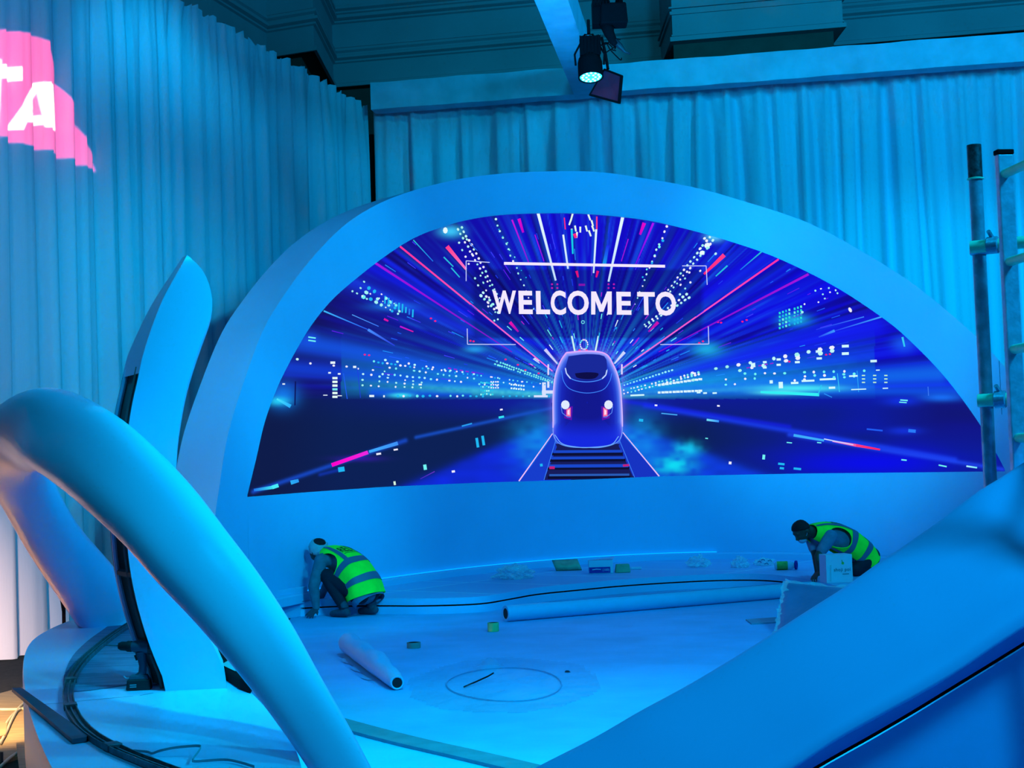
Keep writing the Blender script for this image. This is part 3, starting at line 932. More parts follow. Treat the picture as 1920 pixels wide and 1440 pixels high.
# fan of short sparks above the train
for k in range(70):
    a = R2.uniform(-math.pi + .25, -.25)
    r0 = R2.uniform(95, 190)
    l = R2.uniform(4, 16)
    if abs(math.cos(a)) > .93:
        continue
    x0, y0 = CX + math.cos(a) * r0, CY + math.sin(a) * r0
    x1, y1 = CX + math.cos(a) * (r0 + l), CY + math.sin(a) * (r0 + l)
    g.line(x0, y0, x1, y1, 1.4, 1.8, R2.choice([CY2, CYA, (40, 120, 250), (170, 30, 210), (30, 60, 250), (220, 240, 255)]))
for k in range(120):
    a = R2.uniform(-math.pi + .12, -.12)
    r0 = R2.uniform(150, 430)
    l = R2.uniform(5, 22)
    x0, y0 = CX + math.cos(a) * r0 * 1.2, CY + math.sin(a) * r0
    x1, y1 = x0 + (x0 - CX) / r0 * l, y0 + (y0 - CY) / r0 * l
    if inside_screen(x0, y0) and inside_screen(x1, y1):
        g.line(x0, y0, x1, y1, 1.2, 1.6, R2.choice([(30, 90, 250), (30, 140, 250), (60, 60, 250), (90, 30, 230), (30, 60, 240)]))
for (x, y) in ((1093, 604), ):
    g.pline([(x + 3 * math.cos(a * .9), y + 3 * math.sin(a * .9)) for a in range(7)], 1.4, (110, 220, 230), closed=True)
for k in range(14):
    a = k / 14 * 2 * math.pi
    g.dot(1095 + 7 * math.cos(a), 646 + 9 * math.sin(a), 1.3, 1.8, R2.choice([WH, CYA, (230, 200, 250)]))
g.line(1086, 655, 1090, 664, 4, 4, (240, 60, 140)); g.line(1100, 655, 1098, 664, 4, 4, (240, 60, 140))
g.line(1072, 630, 1078, 660, 3, 3, (200, 240, 240)); g.line(1122, 630, 1116, 660, 3, 3, (200, 240, 240))
o = g.build('city_light_graphic', led)
o['label'] = 'bright specks and rays of a city at night'

# rails, train and headlights
g = VG()
g.poly([(1035, 832), (1166, 832), (1196, 896), (1018, 900)], (22, 28, 90), 0.008)
g.poly([(1035, 812), (1044, 838), (1020, 900), (977, 902), (1034, 820)], (22, 60, 200), 0.009)
g.poly([(1168, 812), (1160, 836), (1188, 896), (1236, 893), (1170, 818)], (22, 50, 190), 0.009)
for k, (y, x0, x1, h) in enumerate(((846, 1038, 1166, 5), (858, 1034, 1171, 5), (873, 1029, 1178, 6), (890, 1030, 1180, 4))):
    g.line(x0, y + 1, x1, y, h, h, (24, 70, 200) if k < 3 else (40, 90, 180), lift=.011)
    g.line(x0 - 3, y + 5.5, x1 + 2, y + 4.5, 5, 5, (10, 14, 50), lift=.010)
g.line(1030, 877, 1040, 877, 5, 5, (190, 30, 120), lift=.013); g.line(1168, 873, 1180, 872, 4, 4, (190, 30, 120), lift=.013)
for pts, c in ((((1036, 813), (973, 902)), (235, 190, 245)), (((1168, 811), (1236, 893)), (225, 190, 245))):
    g.line(*pts[0], *pts[1], 1.6, 2.4, c, lift=.014)
g.line(1043, 822, 1020, 900, 1.2, 1.2, (60, 130, 245), lift=.013); g.line(1160, 822, 1190, 895, 1.2, 1.2, (60, 130, 245), lift=.013)
body = smooth_curve([(1062, 661), (1100, 658), (1135, 663), (1150, 684), (1160, 710), (1165, 745), (1167, 800), (1163, 822), (1150, 833), (1125, 839), (1100, 839), (1070, 838), (1048, 831), (1038, 815), (1037, 790), (1037, 745), (1041, 705), (1051, 677), (1062, 661)], 5)[:-1]
# body filled as concentric rings, bright at the rim
bcx, bcy = 1101, 755
rings = [(1.0, (200, 170, 250)), (0.965, (140, 150, 246)), (0.92, (70, 110, 232)), (0.85, (36, 66, 205)), (0.76, (24, 40, 182)), (0.62, (20, 30, 160)), (0.35, (18, 24, 140)), (0.02, (18, 24, 138))]
b0 = len(g.v)
for s_, c in rings:
    for (x, y) in body:
        kx, ky = bcx + (x - bcx) * s_, bcy + (y - bcy) * s_
        cc = c
        if s_ < 1.1 and ky > 795:
            m_ = min(1, (ky - 785) / 40)
            cc = tuple(c[i] + ((20, 40, 220)[i] - c[i]) * m_ for i in range(3))
        g.v.append(tuple(scr(kx, ky, .016))); g.c.append((*srgb(*cc), 1))
nb = len(body)
for i in range(len(rings) - 1):
    for k in range(nb):
        g.f.append((b0 + i * nb + k, b0 + i * nb + (k + 1) % nb, b0 + (i + 1) * nb + (k + 1) % nb, b0 + (i + 1) * nb + k))
for (pa_, pb_) in zip(body, body[1:] + body[:1]):
    ym = (pa_[1] + pb_[1]) / 2
    g.line(pa_[0], pa_[1], pb_[0], pb_[1], 2.2 if ym < 800 else 1.4, 2.2 if ym < 800 else 1.4, (225, 165, 248) if ym < 690 else (205, 180, 250) if ym < 800 else (130, 160, 250) if ym < 822 else (90, 150, 248), lift=.018)
g.poly(smooth_curve([(1066, 668), (1100, 664), (1133, 668), (1138, 690), (1134, 706), (1122, 711), (1100, 713), (1076, 710), (1063, 702), (1061, 688), (1066, 668)], 3)[:-1], (24, 40, 150), .019)
g.poly(smooth_curve([(1078, 700), (1100, 698), (1122, 700), (1116, 709), (1100, 711), (1082, 708), (1078, 700)], 3)[:-1], (14, 14, 70), .020)
g.pline(smooth_curve([(1060, 692), (1065, 705), (1078, 713), (1100, 716), (1122, 713), (1135, 705), (1139, 692)], 5), 1.6, (70, 140, 250), .021)
g.pline([(1060, 690), (1062, 700), (1070, 710)], 2.2, (190, 210, 255), .022)
g.pline([(1138, 694), (1136, 703), (1129, 710)], 2.2, (190, 210, 255), .022)
g.pline(smooth_curve([(1053, 695), (1057, 715), (1070, 730), (1100, 737), (1130, 731), (1143, 715), (1147, 700)], 5), 1.3, (60, 130, 250), .021)
g.pline(smooth_curve([(1040, 815), (1054, 832), (1080, 838), (1105, 839), (1145, 834), (1160, 818)], 5), 1.6, (110, 170, 250), .022)
for sx, hx in ((-1, 1060), (1, 1141)):
    g.poly([(hx + sx * -12, 788), (hx + sx * -14, 762), (hx + sx * 2, 762), (hx + sx * 2, 784)], (90, 20, 170), .0205)
    g.poly([(hx - sx * 2, 768), (hx - sx * 10, 764), (hx - sx * 10, 781), (hx - sx * 2, 780)], (255, 110, 160), .022)
    g.poly([(hx - sx * 4, 770), (hx - sx * 8, 767), (hx - sx * 8, 778), (hx - sx * 4, 777)], (255, 215, 240), .0225)
    g.dot(hx, 759, 8, 8.5, (220, 230, 252), 0, 12)
    g.v[-12:] = [tuple(scr(hx + 8 * math.cos(2 * math.pi * k / 12), 759 + 8.5 * math.sin(2 * math.pi * k / 12), .023)) for k in range(12)]
    g.pline([(hx + sx * 8, 762), (hx + sx * 6, 774), (hx - sx * 4, 782), (hx - sx * 10, 782)], 1.2, (90, 140, 245), .023)
o = g.build('train_graphic', led)
o['label'] = 'glowing outlined train front on rails'

# caption frame
g = VG()
TW = (238, 228, 250)
g.line(945, 493.8, 1247, 499.2, 5.2, 5.2, TW, lift=.026)
for pts in ([(918, 492), (874, 489), (874, 527)], [(876, 616), (876.5, 645.5), (967, 646)], [(1279, 498.5), (1324, 498.5), (1326, 534)], [(1328, 612), (1329, 645), (1238, 646)]):
    g.pline(pts, 1.6, (190, 200, 250), .026)
g.build('caption_frame', led)


def text_mesh(txt, bold=0.02):
    cu = bpy.data.curves.new('t', 'FONT')
    cu.body = txt
    cu.size = 1.0
    cu.offset = bold
    cu.resolution_u = 4
    cu.space_character = 1.08
    ob = bpy.data.objects.new('t', cu)
    COL.objects.link(ob)
    bpy.context.view_layer.update()
    dg = bpy.context.evaluated_depsgraph_get()
    me = bpy.data.meshes.new_from_object(ob.evaluated_get(dg))
    bpy.data.objects.remove(ob)
    v = np.array([x.co[:] for x in me.vertices])
    f = [tuple(p.vertices) for p in me.polygons]
    bpy.data.meshes.remove(me)
    v[:, 0] -= v[:, 0].min(); v[:, 1] -= v[:, 1].min()
    return v, f, v[:, 0].max(), v[:, 1].max()


def screen_word(g, txt, xl, xr, ytl, ytr, ybl, ybr, col, bold=.02):
    v, f, w, h = text_mesh(txt, bold)
    b = len(g.v)
    for p in v:
        a = p[0] / w; c = p[1] / h
        x = xl + (xr - xl) * a
        y = (ytl + (ytr - ytl) * a) * c + (ybl + (ybr - ybl) * a) * (1 - c)
        g.v.append(tuple(scr(x + (1 - c) * 1.0, y, .028))); g.c.append((*srgb(*col), 1))
    g.f += [tuple(i + b for i in q) for q in f]


g = VG()
for ch_, xa, xb in (('W', 923, 967.5), ('E', 972, 998), ('L', 1004.5, 1030.5), ('C', 1032, 1060.5), ('O', 1063.5, 1103.5), ('M', 1108.5, 1147), ('E', 1155.5, 1183), ('T', 1194.5, 1227.5), ('O', 1228.5, 1267)):
    rd_ = 1.2 if ch_ in 'CO' else 0
    yt = 544.6 + (xa - 923) / 344 * 3.6; yb_ = 588.3 + (xa - 923) / 344 * 2.6
    if ch_ == 'M':
        g.poly_flat([(xa + (xb - xa) * a_, yb_ + (yt - yb_) * b_) for a_, b_ in ((0, 0), (0, 1), (.23, 1), (.5, .42), (.77, 1), (1, 1), (1, 0), (.80, 0), (.80, .60), (.59, .12), (.41, .12), (.20, .60), (.20, 0))], TW, .028)
        continue
    screen_word(g, ch_, xa, xb, yt - rd_, yt - rd_ + .3, yb_ + rd_, yb_ + rd_ + .3, TW, .03)
g.build('welcome_lettering', led)

# ------------------------------------------------------------------ floors
ROOM_Z = -0.28
mb = MB()
mb.box((0, 16, ROOM_Z - 0.05), (46, 50, 0.1))
o = mb.build('floor', M_carpet)
tag(o, 'dark carpeted hall floor beyond the stage', kind='structure')

# stage deck: polygon outline in plan
deck = [(-2.35, 20.5), (-2.55, 17.6), (-2.25, 14.0), (-2.0, 11.0), (-1.7, 8.6), (-1.3, 6.6), (-1.0, 4.0), (-0.8, 1.0), (9.0, 1.0), (10.5, 20.0), (6.5, 23.5), (2.0, 24.0), (-1.0, 22.5)]
mb = MB()
nd = len(deck)
mb.add([(x, y, 0.0) for x, y in deck] + [(x, y, ROOM_Z) for x, y in deck], [tuple(range(nd))] + [(i, (i + 1) % nd, nd + (i + 1) % nd, nd + i) for i in range(nd)])
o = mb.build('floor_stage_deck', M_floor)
tag(o, 'large white plastic covered stage floor', kind='structure')

# low stage platform that follows the curved wall
FR = smooth_curve([(500, 1131), (560, 1127), (640, 1123), (715, 1122), (789, 1122), (866, 1120), (910, 1117), (953, 1110), (1008, 1101), (1100, 1092), (1167, 1086), (1277, 1079), (1375, 1075.5), (1452, 1077), (1520, 1086), (1590, 1103), (1670, 1128), (1750, 1158), (1850, 1200)], 8)
front = [onz(x, y, STAGE_Z) for x, y in FR]
nf = len(front)
mb = MB()
back = []
for i in range(nf):
    a = i / (nf - 1)
    back.append(plan_pt(t_lo + 0.004 + (t_hi - t_lo - 0.01) * a) + plan_n(t_lo + 0.01 + (t_hi - t_lo - 0.02) * a) * 0.002)
vs = []
for i in range(nf):
    for k in range(7):
        p = front[i].lerp(back[i], k / 6)
        vs.append((p.x, p.y, STAGE_Z))
fs = [(i * 7 + k, i * 7 + k + 1, (i + 1) * 7 + k + 1, (i + 1) * 7 + k) for i in range(nf - 1) for k in range(6)]
mb.add(vs, fs)
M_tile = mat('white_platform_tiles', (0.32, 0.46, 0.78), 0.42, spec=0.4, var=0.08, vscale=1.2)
nt = M_tile.node_tree
bs = nt.nodes['Principled BSDF']
tc = nt.nodes.new('ShaderNodeTexCoord')
mp = nt.nodes.new('ShaderNodeMapping'); mp.inputs['Rotation'].default_value = (0, 0, math.radians(-52))
bk = nt.nodes.new('ShaderNodeTexBrick')
bk.offset = 0.0
bk.inputs['Scale'].default_value = 1.0
bk.inputs['Brick Width'].default_value = 1.22
bk.inputs['Row Height'].default_value = 2.44
bk.inputs['Mortar Size'].default_value = 0.022
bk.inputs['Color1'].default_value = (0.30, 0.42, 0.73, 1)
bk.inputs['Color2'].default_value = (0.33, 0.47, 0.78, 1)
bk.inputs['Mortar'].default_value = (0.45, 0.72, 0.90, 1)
nt.links.new(tc.outputs['Object'], mp.inputs[0]); nt.links.new(mp.outputs[0], bk.inputs[0]); nt.links.new(bk.outputs[0], bs.inputs['Base Color'])
plat = thing('stage_platform', 'low white tiled platform curving along the foot of the arched wall', 'platform', (1.5, 18, 0))
o = mb.build('platform_top', M_tile, plat)
mb = MB()
def fr_off(i, d):
    a = front[max(i - 1, 0)]; b = front[min(i + 1, nf - 1)]
    t = (b - a); t.z = 0; t.normalize()
    return Vector((front[i].x + t.y * d, front[i].y - t.x * d, 0))
pr = [(0.0, 0.17), (0.02, 0.168), (0.02, 0.098), (-0.03, 0.098), (-0.03, 0.082), (0.02, 0.082), (0.02, 0.0)]
for lo, hi in ((0, 3), (4, 7)):
    sub = pr[lo:hi] if lo == 0 else pr[5:7]
    m_ = len(sub)
    vs = []
    for i in range(nf):
        for d, z in sub:
            p = fr_off(i, d); vs.append((p.x, p.y, z))
    mb.add(vs, [(i * m_ + k, i * m_ + k + 1, (i + 1) * m_ + k + 1, (i + 1) * m_ + k) for i in range(nf - 1) for k in range(m_ - 1)])
mb.build('fascia', M_wallw, plat)
mb = MB()
sub = [(0.02, 0.098), (-0.03, 0.098), (-0.03, 0.082), (0.02, 0.082)]
vs = []
for i in range(nf):
    for d, z in sub:
        p = fr_off(i, d); vs.append((p.x, p.y, z))
mb.add(vs, [(i * 4 + k, i * 4 + k + 1, (i + 1) * 4 + k + 1, (i + 1) * 4 + k) for i in range(nf - 1) for k in range(3)])
o = mb.build('shadow_gap', M_black, plat)
o['label'] = 'dark groove along the platform edge'

# raised white block at the left end of the platform
mb = MB()
a = onz(520, 1163, 0.0); b = onz(578, 1154, 0.0)
dv = (b - a).normalized(); nv = Vector((-dv.y, dv.x, 0))
c_ = (a + b) / 2 + nv * 0.35
mb.box((c_.x, c_.y, 0.16), ((b - a).length, 0.7, 0.32), rz=math.atan2(dv.y, dv.x))
o = mb.build('plinth_block', M_white, None, bevel=0.006)
tag(o, 'white box plinth on the floor at the left worker\'s hands', 'block')

# ------------------------------------------------------------------ plywood and cables on the hall floor, bottom left
mb = MB()
mb.box((-4.2, 11.3, ROOM_Z + 0.012), (1.9, 6.8, 0.022), rz=-0.25)
o = mb.build('plywood_sheet', M_wood)
tag(o, 'lamp lit plywood sheet lying on the hall floor left of the round counter', 'plywood')

# ------------------------------------------------------------------ drapes
def drape_pts(p0, p1, ztop, zbot, wl, amp, seed, flare=0.0, top_var=0.03):
    p0 = Vector((*p0, 0)); p1 = Vector((*p1, 0))
    L_ = (p1 - p0).length
    d = (p1 - p0).normalized()
    nrm = Vector((d.y, -d.x, 0))
    if nrm.dot(Vector((0, 0, 0)) - p0) < 0:
        nrm = -nrm
    R = np.random.RandomState(seed)
    N = int(L_ / wl * 9)
    s = np.linspace(0, L_, N)
    # fold phase with irregular spacing
    def ph(scale, sd, jit):
        return 2 * np.pi * s / (wl * scale) + jit * np.cumsum(np.interp(s, np.linspace(0, L_, int(L_ / wl) + 2), np.random.RandomState(sd).randn(int(L_ / wl) + 2))) * (L_ / N) / wl
    p_main = ph(1.0, seed + 1, 2.2)
    p_fine = ph(0.47, seed + 2, 2.5)
    p_wide = ph(3.1, seed + 3, 2.0)
    am = 0.45 + 0.75 * np.interp(s, np.linspace(0, L_, int(L_ / wl * 1.3) + 2), R.rand(int(L_ / wl * 1.3) + 2))
    zs = [0, .03, .07, .12, .2, .3, .42, .55, .7, .84, .94, 1.0]
    vs = []
    for j, u in enumerate(zs):
        k = min(1, u / 0.14)
        drift = np.interp(s, np.linspace(0, L_, int(L_ / wl / 2) + 2), np.random.RandomState(seed + 9).randn(int(L_ / wl / 2) + 2)) * 0.35 * u
        off = amp * am * ((0.30 + 0.70 * k) * (np.sin(p_main + drift * 3) + .35 * np.sin(2 * p_main + 1 + drift * 5)) + (0.55 - 0.25 * k) * np.sin(p_fine) + 0.45 * k * np.sin(p_wide + u * 1.0) + flare * u * u * (1 + np.sin(p_wide)))
        lat = drift * wl * 0.9
        zt = ztop + top_var * np.sin(p_main) + top_var * .6 * np.sin(p_fine * 1.3)
        z = zt * (1 - u) + zbot * u
        for i in range(N):
            p = p0 + d * float(min(max(s[i] + lat[i], 0), L_)) + nrm * float(off[i])
            vs.append((p.x, p.y, float(z[i])))
    fs = [(j * N + i, j * N + i + 1, (j + 1) * N + i + 1, (j + 1) * N + i) for j in range(len(zs) - 1) for i in range(N - 1)]
    return vs, fs


def drape(name, label, *a, **k):
    mb = MB()
    mb.add(*drape_pts(*a, **k))
    o = mb.build(name, M_drape, smooth=True)
    return tag(o, label, 'curtain', 'white pleated drapes around the stage')


CT = 7.98
lx = lambda y: -10.06 + 0.282 * y
drape('pleated_drape', 'tall white pleated drape along the left side with pink projection on it', (lx(11.0), 11.0), (lx(26.6), 26.6), CT, ROOM_Z + .01, 0.46, 0.125, 5, flare=0.5)
drape('pleated_drape', 'narrow white pleated drape in the corner, left of the black post', (lx(26.6) + .02, 26.75), (-2.40, 26.9), CT - .02, ROOM_Z + .01, 0.22, 0.05, 9, top_var=.03)
by = lambda x: 27 - 0.176 * (x + 2.45)
drape('pleated_drape', 'wide white pleated drape behind the arched wall under the truss', (-2.28, by(-2.28)), (10.5, by(10.5)), 7.99, ROOM_Z + .01, 0.48, 0.14, 21)

# black upright in the corner gap
mb = MB()
p = atY(697, 300, 27.0)
mb.box((p.x + .02, 27.15, 3.6), (0.16, 0.16, 7.8))
o = mb.build('truss_upright', M_black, bevel=.01)
tag(o, 'black upright post in the gap between corner drape and back drape', 'post')

# ------------------------------------------------------------------ wrapped truss beams
def beam(name, label, p0, p1, w, h, seed, m=M_truss):
    p0 = Vector(p0); p1 = Vector(p1)
    d = (p1 - p0).normalized()
    side = Vector((d.y, -d.x, 0)).normalized()
    N = 60
    sec = []
    for (a, b) in ((-1, -1), (0, -1.03), (1, -1), (1.02, 0), (1, 1), (0, 1.0), (-1, 1), (-1.02, 0)):
        sec.append((a * w / 2, b * h / 2))
    vs = []
    for i in range(N + 1):
        c = p0.lerp(p1, i / N)
        for k, (a, b) in enumerate(sec):
            j = noise.noise(Vector((i * .35 + seed, k * 1.7, seed))) * 0.018
            vs.append(c + side * (a * (1 + j)) + Vector((0, 0, b + j)))
    n_ = len(sec)
    fs = [(i * n_ + k, i * n_ + (k + 1) % n_, (i + 1) * n_ + (k + 1) % n_, (i + 1) * n_ + k) for i in range(N) for k in range(n_)]
    fs += [tuple(range(n_)), tuple(range(N * n_, N * n_ + n_))]
    mb = MB(); mb.add(vs, fs)
    o = mb.build(name, m, autos=35)
    return tag(o, label, 'truss beam', 'cloth wrapped truss beams')


bl = atY(696, 165, 26.2); br = atY(1960, 70, 24.3)
bz = 7.98
BH = 0.47
ang = -0.176
bl.z = 0; br.z = 0
x0 = bl.x
def byf(x): return by(x) - 0.42
beam('truss_beam', 'horizontal truss beam wrapped in white cloth above the back drape', (x0, byf(x0), bz + .03), (11, byf(11), bz + .03), 0.34, BH, 1)
jx = 1.42
bd = Vector((-0.135, -0.99, 0)).normalized()
p0 = Vector((jx, byf(jx) - .17, bz + .03)); p1 = p0 + bd * 13 + Vector((0, 0, .0))
beam('truss_beam', 'truss beam wrapped in white cloth running overhead towards the viewer', p0, p1, 0.44, BH, 4)

# ------------------------------------------------------------------ old hall walls above the drapes
def facade(name, path, zb, zt, mould, m, label):
    # profile (offset towards room, z)
    prof = [(0, zb), (0.06, zb), (0.06, zb + .07), (0.0, zb + .09)]
    for zm, dep in (mould or []):
        prof += [(0.0, zm - .10), (dep * .5, zm - .08), (dep * .5, zm - .045), (dep * .2, zm - .03), (dep, zm), (dep, zm + .05), (0.0, zm + .08)]
    prof += [(0, zt)]
    if mould is None:
        prof = [(-.3, ROOM_Z), (-.3, zb), (0.0, zb)]
    P_ = [Vector((*p, 0)) for p in path]
    vs = []
    for i, p in enumerate(P_):
        t0 = (P_[i] - P_[i - 1]).normalized() if i > 0 else (P_[1] - P_[0]).normalized()
        t1 = (P_[i + 1] - P_[i]).normalized() if i < len(P_) - 1 else t0
        n0 = Vector((t0.y, -t0.x, 0)); n1_ = Vector((t1.y, -t1.x, 0))
        nn = (n0 + n1_).normalized()
        sc_ = 1 / max(.35, nn.dot(n0))
        for d, z in prof:
            q = p + nn * d * sc_
            vs.append((q.x, q.y, z))
    n_ = len(prof)
    mb = MB()
    mb.add(vs, [(i * n_ + k, i * n_ + k + 1, (i + 1) * n_ + k + 1, (i + 1) * n_ + k) for i in range(len(P_) - 1) for k in range(n_ - 1)])
    o = mb.build(name, m)
    return tag(o, label, kind='structure')


def xy(px, Y, py=100):
    p = atY(px, py, Y); return (p.x, p.y)


A0 = (lx(9) - 2.2, 9.0)
A1 = xy(500, 28.6)
A2 = xy(589, 28.2)
A3 = xy(624, 31.0)
A4 = (11.5, 31.0 - (11.5 + 3.4) * 0.2)
def zof(px, py, Y): return atY(px, py, Y).z
mo = [(zof(620, 112, 31), .10), (zof(620, 98, 31), .06), (zof(620, 38, 31), .12), (zof(620, 20, 31), .09), (12.2, .12)]
facade('wall_back', [A0, A1, A2, A3, A4], zof(624, 156, 31) - .10, 14.0, mo, M_wallp, 'grey hall wall with moulded cornice lines')
# recessed dark lower wall under the facade
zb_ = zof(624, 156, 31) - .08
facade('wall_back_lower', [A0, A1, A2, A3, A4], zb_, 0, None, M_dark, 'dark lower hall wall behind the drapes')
# projecting cornice block, upper right
Yp = 27.6
mb = MB()
xl = xy(1260, Yp, 40)[0]; xr = xy(1577, Yp - .45, 40)[0]
zc = zof(1260, 76, Yp)
yl, yr = Yp, Yp - (xr - xl) * 0.2
def blk(z0, z1, ex):
    mb.add([(xl - ex, yl - ex, z0), (xr + ex, yr - ex, z0), (xr + ex, yr + 2.5, z0), (xl - ex, yl + 2.5, z0),
            (xl - ex, yl - ex, z1), (xr + ex, yr - ex, z1), (xr + ex, yr + 2.5, z1), (xl - ex, yl + 2.5, z1)],
           [(3, 2, 1, 0), (4, 5, 6, 7), (0, 1, 5, 4), (1, 2, 6, 5), (2, 3, 7, 6), (3, 0, 4, 7)])
blk(zc + .02, 12.5, 0)
blk(zc - .03, zc + .05, .05); blk(zc + .07, zc + .1, .02)
zc2 = zof(1260, 26, Yp)
blk(zc2 - .03, zc2 + .03, .04); blk(zc2 + .08, zc2 + .11, .06)
o = mb.build('trim_1', M_wallp)
tag(o, 'projecting moulded cornice block on the hall wall', kind='structure')
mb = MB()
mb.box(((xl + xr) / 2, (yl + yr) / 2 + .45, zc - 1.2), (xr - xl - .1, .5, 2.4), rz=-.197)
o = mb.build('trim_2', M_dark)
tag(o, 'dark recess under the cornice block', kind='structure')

# ------------------------------------------------------------------ round counter (left) with sculptures
CZ = 0.60
left_px = [(215, 1141), (180, 1149), (120, 1168), (77, 1189), (56, 1207), (46, 1230), (44, 1258), (47, 1290), (56, 1335), (75, 1391), (100, 1445), (130, 1500), (180, 1580)]
edge = [onz(x, y, CZ) for x, y in smooth_curve(left_px, 5)]
right_px = [(470, 1640), (560, 1500), (560, 1420), (520, 1352), (480, 1308), (440, 1268), (408, 1236), (380, 1205), (350, 1180), (310, 1160), (270, 1146)]
edge += [onz(x, y, CZ) for x, y in smooth_curve(right_px, 5)]
cc = sum(edge, Vector()) / len(edge)
ne = len(edge)
counter = thing('round_counter', 'curved white counter base carrying the fin and the loop sculptures', 'counter', (cc.x, cc.y, ROOM_Z))
mb = MB()
mb.add([(p.x, p.y, CZ) for p in edge], [tuple(range(ne))])
# top slab with plank joints
M_ctop = mat('white_counter_top', W, 0.36, spec=0.45, var=0.05, vscale=1.5)
mb.build('counter_top', M_ctop, counter)
mb = MB()
vs = []
for p in edge:
    d = Vector((p.x - cc.x, p.y - cc.y, 0)).normalized()
    for z, o_ in ((CZ, 0.0), (CZ - .01, .006), (0.2, 0.0), (ROOM_Z + .002, -0.03)):
        vs.append((p.x + d.x * o_, p.y + d.y * o_, z))
mb.add(vs, [(i * 4 + k, i * 4 + k + 1, ((i + 1) % ne) * 4 + k + 1, ((i + 1) % ne) * 4 + k) for i in range(ne) for k in range(3)])
mb.build('counter_side', M_white, counter, autos=50)
for a, b in (((130, 1316), (250, 1305)), ((262, 1304), (288, 1299)), ((60, 1322), (128, 1317)), ((346, 1277), (408, 1271))):
    pa, pb = onz(*a, CZ + .0015), onz(*b, CZ + .0015)
    d = (pb - pa).normalized(); s_ = Vector((-d.y, d.x, 0)) * .003
    mb = MB()
    mb.add([pa - s_, pb - s_, pb + s_, pa + s_], [(0, 1, 2, 3)])
    mb.build('panel_joint', M_black, counter)
M_scuff = mat('dusty_scuffed_board', (0.22, 0.10, 0.22), 0.85, col2=(0.36, 0.18, 0.36), vscale=4, stretch=(1, 6, 1))
mb = MB()
sc = [(205, 1172), (250, 1168), (262, 1200), (300, 1278), (240, 1284), (150, 1296), (118, 1290), (130, 1240), (160, 1205)]
mb.add([onz(x, y, CZ + .0025) for x, y in smooth_curve(sc + [sc[0]], 4)[:-1]], [tuple(range(36))])
o = mb.build('dusty_patch', M_scuff, counter)
o['label'] = 'dusty unpainted patch around the drill'

# ------------------------------------------------------------------ loop sculpture
LP = [(262, 1215, 10.6, 126), (212, 1158, 10.6, 120), (160, 1090, 10.3, 112), (100, 1010, 9.8, 102), (52, 925, 9.2, 104), (27, 868, 8.6, 118), (40, 822, 8.1, 140), (92, 806, 7.6, 158), (165, 846, 7.15, 168), (235, 905, 6.75, 168), (300, 970, 6.5, 163), (360, 1043, 6.3, 157), (425, 1120, 6.15, 146), (492, 1210, 5.95, 132), (555, 1305, 5.7, 114), (612, 1395, 5.45, 104), (660, 1480, 5.2, 98), (700, 1560, 5.0, 96)]
LPs = smooth_curve(LP, 7)
pts = [atY(x, y, Y) for x, y, Y, w in LPs]
wid = [w * Y / FPX for x, y, Y, w in LPs]
NSEG = 40
vs = []
prevW = None
for i, p in enumerate(pts):
    a = pts[max(i - 1, 0)]; b = pts[min(i + 1, len(pts) - 1)]
    t = (b - a).normalized()
    vdir = (p - CAM).normalized()
    w_ = t.cross(vdir).normalized()
    if prevW is not None and w_.dot(prevW) < 0:
        w_ = -w_
    prevW = w_
    d_ = w_.cross(t).normalized()
    for k in range(NSEG):
        an = 2 * math.pi * k / NSEG
        c_, s_ = math.cos(an), math.sin(an)
        e_ = 2 / 2.7
        cx = math.copysign(abs(c_) ** e_, c_); sx = math.copysign(abs(s_) ** e_, s_)
        vs.append(p + w_ * cx * wid[i] / 2 + d_ * sx * wid[i] * 0.33)
n_ = NSEG
fs = [(i * n_ + k, i * n_ + (k + 1) % n_, (i + 1) * n_ + (k + 1) % n_, (i + 1) * n_ + k) for i in range(len(pts) - 1) for k in range(n_)]
fs += [tuple(range(n_)), tuple(range((len(pts) - 1) * n_, len(pts) * n_))]
mb = MB(); mb.add(vs, fs)
o = mb.build('loop_sculpture', M_white_g, smooth=True)
tag(o, 'big smooth white loop sculpture arching over the counter in the left foreground', 'sculpture')

# ------------------------------------------------------------------ fin sculpture
fl = smooth_curve([(351, 478), (333, 510), (320, 533), (300, 573), (280, 627), (267, 670), (257, 717), (248, 757), (240, 810), (236, 880), (235, 950), (239, 1024), (246, 1080), (259, 1140), (277, 1200), (296, 1249), (310, 1281)], 4)
frr = smooth_curve([(351, 478), (377, 503), (391, 530), (398, 563), (394, 597), (377, 643), (360, 693), (347, 740), (337, 793), (330, 850), (328, 920), (334, 1000), (348, 1080), (374, 1160), (402, 1215), (425, 1265)], 4)
FY = 7.25
fin = thing('fin_sculpture', 'tall curved white fin standing on the counter behind the loop', 'sculpture', tuple(onz(370, 1278, CZ)))
NL = 60
def resample(c, n):
    c = np.array(c); s = np.concatenate([[0], np.cumsum(np.hypot(*np.diff(c, axis=0).T))]); u = np.linspace(0, s[-1], n)
    return list(zip(np.interp(u, s, c[:, 0]), np.interp(u, s, c[:, 1])))
fl = resample(fl, NL); frr = resample(frr, NL)
def FYa(k): return FY + 0.12 * (1 - k / (NL - 1))
Lf = [atY(*fl[k], FYa(k)) for k in range(NL)]
Rf = [atY(*frr[k], FYa(k) + .02) for k in range(NL)]
for A in (Lf, Rf):
    A[-1].z = CZ
mb = MB()
mb.add([v for k in range(NL) for v in (Lf[k], Rf[k])], [(2 * k, 2 * k + 1, 2 * k + 3, 2 * k + 2) for k in range(NL - 1)])
mb.build('face_panel', M_white_g, fin, smooth=True)
bk_ = Vector((-.155, .30, 0))
def wdt(k): return 0.25 + .75 * min(1, k / 14)
